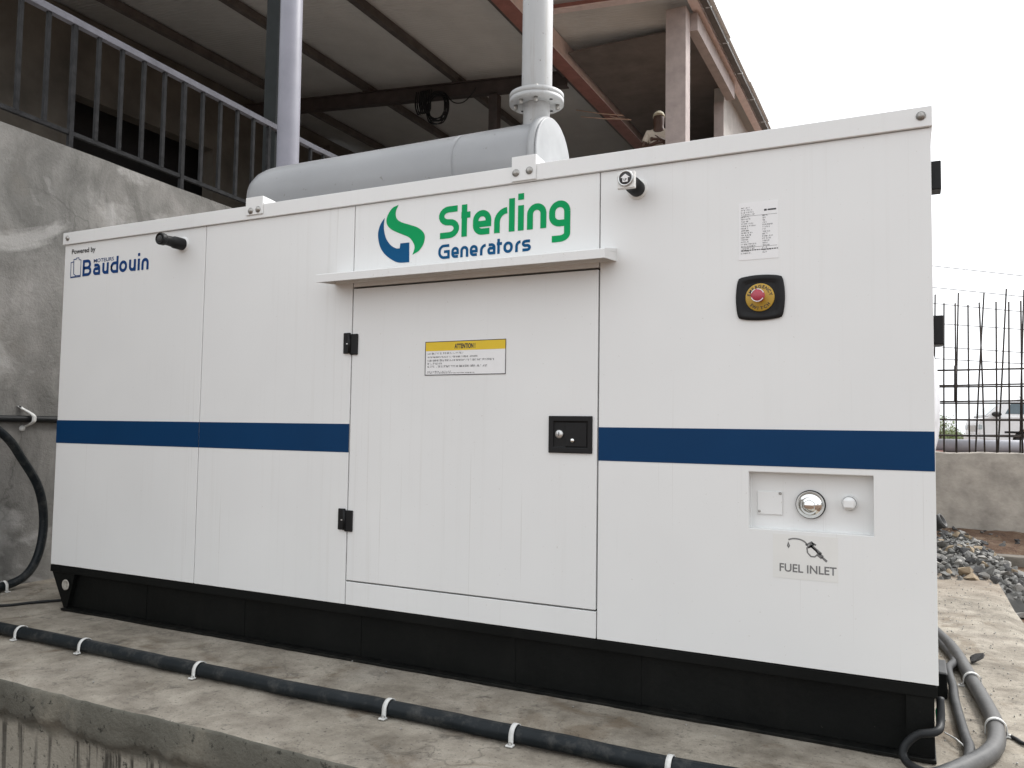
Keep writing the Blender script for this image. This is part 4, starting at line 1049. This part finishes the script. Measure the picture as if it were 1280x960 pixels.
# left platform, inner wall with dark opening
m = MB(); m.box(-13.6, -5.505, -3.2, 29, 2.55, 2.72); m.build('platform_floor', M_greywall, shed)
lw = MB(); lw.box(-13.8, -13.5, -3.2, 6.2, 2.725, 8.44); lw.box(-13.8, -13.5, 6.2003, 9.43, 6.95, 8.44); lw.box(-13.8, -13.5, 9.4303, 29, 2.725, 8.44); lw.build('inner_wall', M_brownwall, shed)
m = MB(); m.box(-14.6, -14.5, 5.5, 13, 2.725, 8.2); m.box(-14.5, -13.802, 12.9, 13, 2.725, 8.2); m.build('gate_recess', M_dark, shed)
m = MB(); m.box(-5.352, -5.206, 2.52, 2.68, 2.80, 7.6); m.build('column', M_darkcol, shed)
m = MB(); m.box(-13.5, -13.3, 13, 13.2, 2.73, 8.2); m.build('column', M_purlin, shed)
# tie wires by the main beam
for a, b in (((-4.62, 8.3, 5.93), (-3.84, 8.25, 5.70)), ((-4.50, 8.2, 5.77), (-3.76, 8.25, 5.63)), ((-4.05, 8.24, 5.72), (-3.72, 8.24, 5.61))):
    m = MB(); m.tube([S(*a), S(*[(p+q)/2-(.012 if i == 2 else 0) for i, (p, q) in enumerate(zip(a, b))]), S(*b)], .011, 6); m.build('tie_wire', M_copper, shed)
# cable coil hanging from the rafter
t = thing('cable_coil', 'coil of black cable hanging from the roof rafter above the muffler', 'cable', (-8.4, 10.1, 7.3))
for i in range(7):
    dx = rnd.uniform(-.04, .04); r1 = rnd.uniform(.20, .235); r2_ = rnd.uniform(.25, .30)
    P = [(-8.28+dx+r1*math.sin(a), 10.08+.02*math.sin(3*a)+.015*i, 7.30+rnd.uniform(-.004, .004)-.01*i+r2_*math.cos(a)) for a in [2*math.pi*j/26 for j in range(26)]]
    MB().tube(P, .013, 6, True).build('coil_loop', M_rubber, t)
for i in range(6):
    x = -8.72+.045*i
    P = [(x, 10.05, 7.62), (x-.02, 10.05, 7.4), (x+.01, 10.05, 7.22+.03*rnd.random()), (x+.06, 10.05, 7.16), (x+.11, 10.05, 7.24), (x+.10, 10.05, 7.45), (x+.12, 10.05, 7.62)]
    MB().tube(spline(P, 5), .014, 6).build('coil_strand', M_rubber, t)
MB().tube(spline([(-8.1, 10.1, 7.52), (-7.9, 10.1, 7.30), (-7.68, 10.1, 7.26), (-7.5, 10.1, 7.38), (-7.4, 10.1, 7.50)], 6), .011, 6).build('loose_end', M_rubber, t)

# ================================================================== PERSON on the upper floor
def person():
    base_ = Vector((-3.535, 9.05, 4.30))
    t = thing('person', 'person in cream cap and pale shirt with folded arms beside the mauve column', 'person', base_)
    V = []; Ed = []; Rd = []
    def add(p, r, par=None):
        V.append(tuple(base_+Vector(p))); Rd.append(r)
        if par is not None: Ed.append((par, len(V)-1))
        return len(V)-1
    # facing the camera side (-y)
    pel = add((0, 0, .94), (.145, .105)); ab = add((0, -.005, 1.10), (.135, .10), pel); ch = add((0, 0, 1.28), (.155, .11), ab)
    uc = add((0, .005, 1.40), (.13, .09), ch); nk = add((0, -.005, 1.475), (.075, .078), uc); jw = add((0, -.02, 1.545), (.092, .105), nk)
    hd_ = add((0, -.012, 1.635), (.105, .125), jw); cr = add((0, .0, 1.70), (.08, .09), hd_)
    for s in (-1, 1):
        hp_ = add((s*.09, 0, .88), (.085, .09), pel); kn = add((s*.105, -.015, .50), (.056, .06), hp_); an = add((s*.11, .01, .10), (.036, .042), kn); add((s*.12, -.13, .045), (.036, .03), an)
        sh_ = add((s*.165, 0, 1.40), (.055, .055), uc); el = add((s*.27, -.03, 1.15), (.041, .041), sh_)
        wr = add((s*.06, -.215, 1.19+.03*s), (.028, .024), el); pm = add((-s*.045, -.225, 1.205+.03*s), (.036, .016), wr)
        for q, ln in enumerate((.060, .068, .064, .052)):
            z_ = 1.233-.019*q+.03*s
            f1 = add((-s*.092, -.222, z_), (.010, .009), pm); add((-s*(.092+ln*.55), -.212, z_-.004), (.0085, .008), f1)
        th = add((-s*.02, -.235, 1.245+.03*s), (.010, .009), wr); add((-s*.05, -.24, 1.262+.03*s), (.009, .008), th)
    me = bpy.data.meshes.new('body'); me.from_pydata(V, Ed, [])
    o = link('body', me, M_skin, t)
    sk_ = o.modifiers.new('skin', 'SKIN'); sv = me.skin_vertices[0].data if me.skin_vertices else None
    if sv is None:
        bm = bmesh.new(); bm.from_mesh(me); bm.verts.layers.skin.verify(); bm.to_mesh(me); bm.free(); sv = me.skin_vertices[0].data
    for i, r in enumerate(Rd): sv[i].radius = r
    sv[0].use_root = True
    o.modifiers.new('sub', 'SUBSURF').levels = 2; o.modifiers['sub'].render_levels = 2
    b = base_
    def skin_child(name, nodes, m_):
        me = bpy.data.meshes.new(name); me.from_pydata([tuple(b+Vector(p)) for p, r, q in nodes], [(q, i) for i, (p, r, q) in enumerate(nodes) if q is not None], [])
        bm = bmesh.new(); bm.from_mesh(me); bm.verts.layers.skin.verify(); bm.to_mesh(me); bm.free()
        o = link(name, me, m_, t)
        o.modifiers.new('skin', 'SKIN')
        for i, (p, r, q) in enumerate(nodes): me.skin_vertices[0].data[i].radius = r
        me.skin_vertices[0].data[0].use_root = True
        o.modifiers.new('sub', 'SUBSURF').render_levels = 2
        return o
    skin_child('shirt', [((0, 0, 1.0), (.165, .125), None), ((0, -.005, 1.12), (.155, .12), 0), ((0, 0, 1.28), (.178, .128), 1), ((0, .005, 1.405), (.145, .10), 2), ((0, 0, 1.445), (.075, .07), 3),
                        ((-.168, 0, 1.40), (.072, .07), 3), ((-.235, -.018, 1.24), (.062, .06), 5), ((.168, 0, 1.40), (.072, .07), 3), ((.235, -.018, 1.24), (.062, .06), 7)], M_shirt)
    skin_child('trousers', [((0, 0, .96), (.16, .12), None), ((-.09, 0, .86), (.10, .105), 0), ((-.107, -.012, .48), (.072, .076), 1), ((-.112, .01, .11), (.058, .062), 2), ((.09, 0, .86), (.10, .105), 0), ((.107, -.012, .48), (.072, .076), 4), ((.112, .01, .11), (.058, .062), 5)], M_trouser)
    m = MB(); c = b+Vector((0, 0, 1.655)); m.sphere(tuple(c), .112, 20, 12, (.90, 1.12, .95)); m.v = [(x, y, max(z, c.z+.004)) for x, y, z in m.v]
    m.sphere((c.x, c.y-.12, c.z+.008), .075, 16, 8, (1.0, 1.0, .10)); m.build('cap', M_cap, t)
    m = MB()
    for s in (-1, 1): m.sphere((b.x+s*.03, b.y-.108, b.z+1.622), .010, 10, 6)
    m.build('eyes', M_shoe, t)
    m = MB(); m.hexa([(b.x-.016, b.y-.118, b.z+1.572), (b.x+.016, b.y-.118, b.z+1.572), (b.x-.014, b.y-.08, b.z+1.572), (b.x+.014, b.y-.08, b.z+1.572), (b.x-.006, b.y-.098, b.z+1.625), (b.x+.006, b.y-.098, b.z+1.625), (b.x-.006, b.y-.08, b.z+1.625), (b.x+.006, b.y-.08, b.z+1.625)]); m.build('nose', M_skin, t, .004)
    m = MB(); m.box(b.x-.024, b.x+.024, b.y-.098, b.y-.085, b.z+1.545, b.z+1.553); m.build('mouth', M_shoe, t, .002)
    for s in (-1, 1):
        m = MB(); m.sphere((b.x+s*.079, b.y+.005, b.z+1.605), .03, 10, 8, (.35, .7, 1)); m.build('ear', M_skin, t)
        m = MB(); m.sphere((b.x+s*.12, b.y-.06, b.z+.045), .05, 12, 8, (.95, 2.4, .9)); m.build('boot', M_shoe, t)
    t.rotation_euler = (0, 0, R(12)); t.scale = (.94, .94, .97)
person()

# ================================================================== FAR RIGHT: pickup, culvert pipe, trees, lines
def pickup():
    X0, Y0, Z0 = 1.80, 26.0, .515
    t = thing('pickup_truck', 'white short nosed pickup truck parked behind the rebar wall', 'pickup truck', (X0, Y0, Z0))
    f = lambda u, v, w_: (X0+u, Y0+w_, Z0+v)
    def arch(c, r=.41): return [(c+r*math.cos(R(a)), .34+r*math.sin(R(a))) for a in range(180, -1, -20)]
    low = [(.03, .42), (.0, .62), (.02, .92), (.06, 1.06), (.30, 1.14), (2.55, 1.16), (2.56, 1.02), (4.7, 1.02), (4.72, .50)]
    bot = [(4.5, .42)]+list(reversed(arch(3.75)))+[(3.2, .38), (2.0, .38)]+list(reversed(arch(1.32)))+[(.8, .38)]
    m = MB(); m.prism(low+bot, 0, 1.70, f); m.build('body', M_carwhite, t, .03)
    cab = [(.20, 1.13), (.72, 1.62), (1.2, 1.70), (2.3, 1.71), (2.48, 1.64), (2.55, 1.15)]
    m = MB(); k = len(cab); tw = lambda v: .03+.13*(v-1.13)/.58
    m.v = [f(u, v, tw(v)) for u, v in cab]+[f(u, v, 1.70-tw(v)) for u, v in cab]
    m.face(tuple(range(k))); m.face(tuple(k+i for i in reversed(range(k))))
    for i in range(k): j = (i+1) % k; m.face((i, k+i, k+j, j))
    m.build('cab', M_carwhite, t, .02)
    for pane in ([(.74, 1.22), (.94, 1.56), (1.72, 1.58), (1.74, 1.20)], [(1.94, 1.20), (1.93, 1.58), (2.36, 1.56), (2.42, 1.20)]):
        m = MB(); m.prism(pane, -.012, .006, lambda u, v, w_: f(u, v, w_+tw(v))); m.build('side_window', M_glass, t)
    m = MB(); m.v = [f(.24, 1.165, .14), f(.69, 1.58, .22), f(.69, 1.58, 1.48), f(.24, 1.165, 1.56)]; m.v += [(x-.015, y, z+.012) for x, y, z in m.v]
    for q in ((0, 1, 2, 3), (4, 7, 6, 5), (0, 4, 5, 1), (1, 5, 6, 2), (2, 6, 7, 3), (3, 7, 4, 0)): m.face(q)
    m.build('windscreen', M_paleglass, t)
    for c in (1.32, 3.75):
        for w_ in (-.01, 1.47):
            wh = MB().lathe(f(c, .34, w_), (0, 1, 0), [(0, .19), (.0, .31), (.03, .34), (.21, .34), (.24, .31), (.24, .19)], 24).build('wheel', M_tyre, t)
            MB().lathe(f(c, .34, w_+.02), (0, 1, 0), [(0, 0), (0, .19), (.2, .19), (.2, 0)], 16).build('rim', M_galv, wh)
    m = MB(); m.sphere(f(.46, 1.20, -.12), .14, 12, 8, (1.0, .6, .62)); m.tube([f(.54, 1.16, .05), f(.46, 1.18, -.1)], .02, 6); m.build('mirror', M_greyhose, t)
    m = MB(); m.box(X0-.06, X0+.12, Y0+.02, Y0+1.68, Z0+.38, Z0+.58); m.build('bumper', M_carwhite, t, .03)
    for a_, b_ in ((-.004, .34), (1.36, 1.704)):
        m = MB(); m.box(X0+.0, X0+.10, Y0+a_, Y0+b_, Z0+.72, Z0+.88); m.build('headlight', M_paleglass, t, .02)
    m = MB(); m.box(X0-.012, X0+.05, Y0+.42, Y0+1.28, Z0+.66, Z0+.86); m.build('grille', M_strap, t)
    m = MB(); m.box(X0+.70, X0+1.9, Y0-.012, Y0+.01, Z0+.62, Z0+.68); m.build('side_moulding', M_blkplastic, t)
    m = MB(); m.tube([f(1.25, 1.69, .3), f(1.2, 1.80, .32)], .02, 6); m.build('roof_lamp', M_galv, t)
    t.rotation_euler = (0, 0, R(10))
pickup()
o = MB(); P = [(.2, 24, .66), (.62, 24, .74), (.9, 24, .80), (1.15, 24, .735), (1.5, 24, .72), (2.2, 24, .72), (3.2, 24, .72), (4.4, 24, .72)]
tag(o.lathe((.35, 23.7, .735), (1, .02, 0), [(0, .17), (0, .20), (4.2, .20), (4.2, .17), (0.05, .17)], 20).build('culvert_pipe', M_tarp), 'large grey plastic culvert pipe lying behind the rebar wall', 'pipe')
m = MB(); m.box(.25, .75, 23.2, 23.45, .515, .60); tag(m.build('red_plank', M_redoxide, None, .01), 'short red plank on the ground before the culvert pipe', 'plank')
def tree(x, y, h, rad, label):
    t = thing('bushy_tree', label, 'tree', (x, y, .515), 'far trees behind the rebar wall')
    MB().tube([(x, y, .5), (x+.03, y, .5+h*.35), (x, y+.05, .5+h*.7)], [h*.035, h*.025, h*.01], 8).build('trunk', M_trunk, t)
    m = MB()
    for i in range(900):
        d = Vector((rnd.gauss(0, 1), rnd.gauss(0, 1), rnd.gauss(0, 1))).normalized()*rnd.random()**.4
        lump = 1+.35*noise.noise(d*2.2+Vector((x, y, 0)))
        c = Vector((x+d.x*rad*lump, y+d.y*rad*lump, .515+h*.58+d.z*h*.44*lump))
        s = rad*rnd.uniform(.05, .10); a = Vector((rnd.gauss(0, 1), rnd.gauss(0, 1), rnd.gauss(0, 1))).normalized(); b = a.orthogonal().normalized()
        k = len(m.v); m.v += [tuple(c+a*s), tuple(c+b*s*.5), tuple(c-a*s), tuple(c-b*s*.5)]; m.face((k, k+1, k+2, k+3))
    m.build('crown', M_leaf, t)
tree(1.05, 38, 1.45, .62, 'round bushy green tree far behind the wall, next to the generator edge')
tree(2.35, 60, 1.15, .60, 'small dark green tree far off between rebar bars')
tree(1.9, 48, .75, .8, 'low spreading green bush far behind the wall, between two trees')
for i, (z0, z1) in enumerate([(11.03, 10.08), (9.75, 8.90), (8.80, 8.04), (7.62, 7.04), (6.25, 5.74), (5.54, 5.11)]):
    s = (z1-z0)/4.65
    o = MB().tube([(x_, 50, z0+s*(x_-1)) for x_ in (-12, 1, 6, 20)], .024, 4).build('power_line', M_powerline)
    tag(o, ['highest thin power line crossing the white sky on the right', 'thin power line just under the highest one in the white sky', 'third thin power line from the top in the white sky', 'fourth thin power line from the top in the white sky', 'thin power line next to lowest in the white sky', 'lowest thin power line crossing behind the rebar'][i], 'power line', 'power lines in the sky')
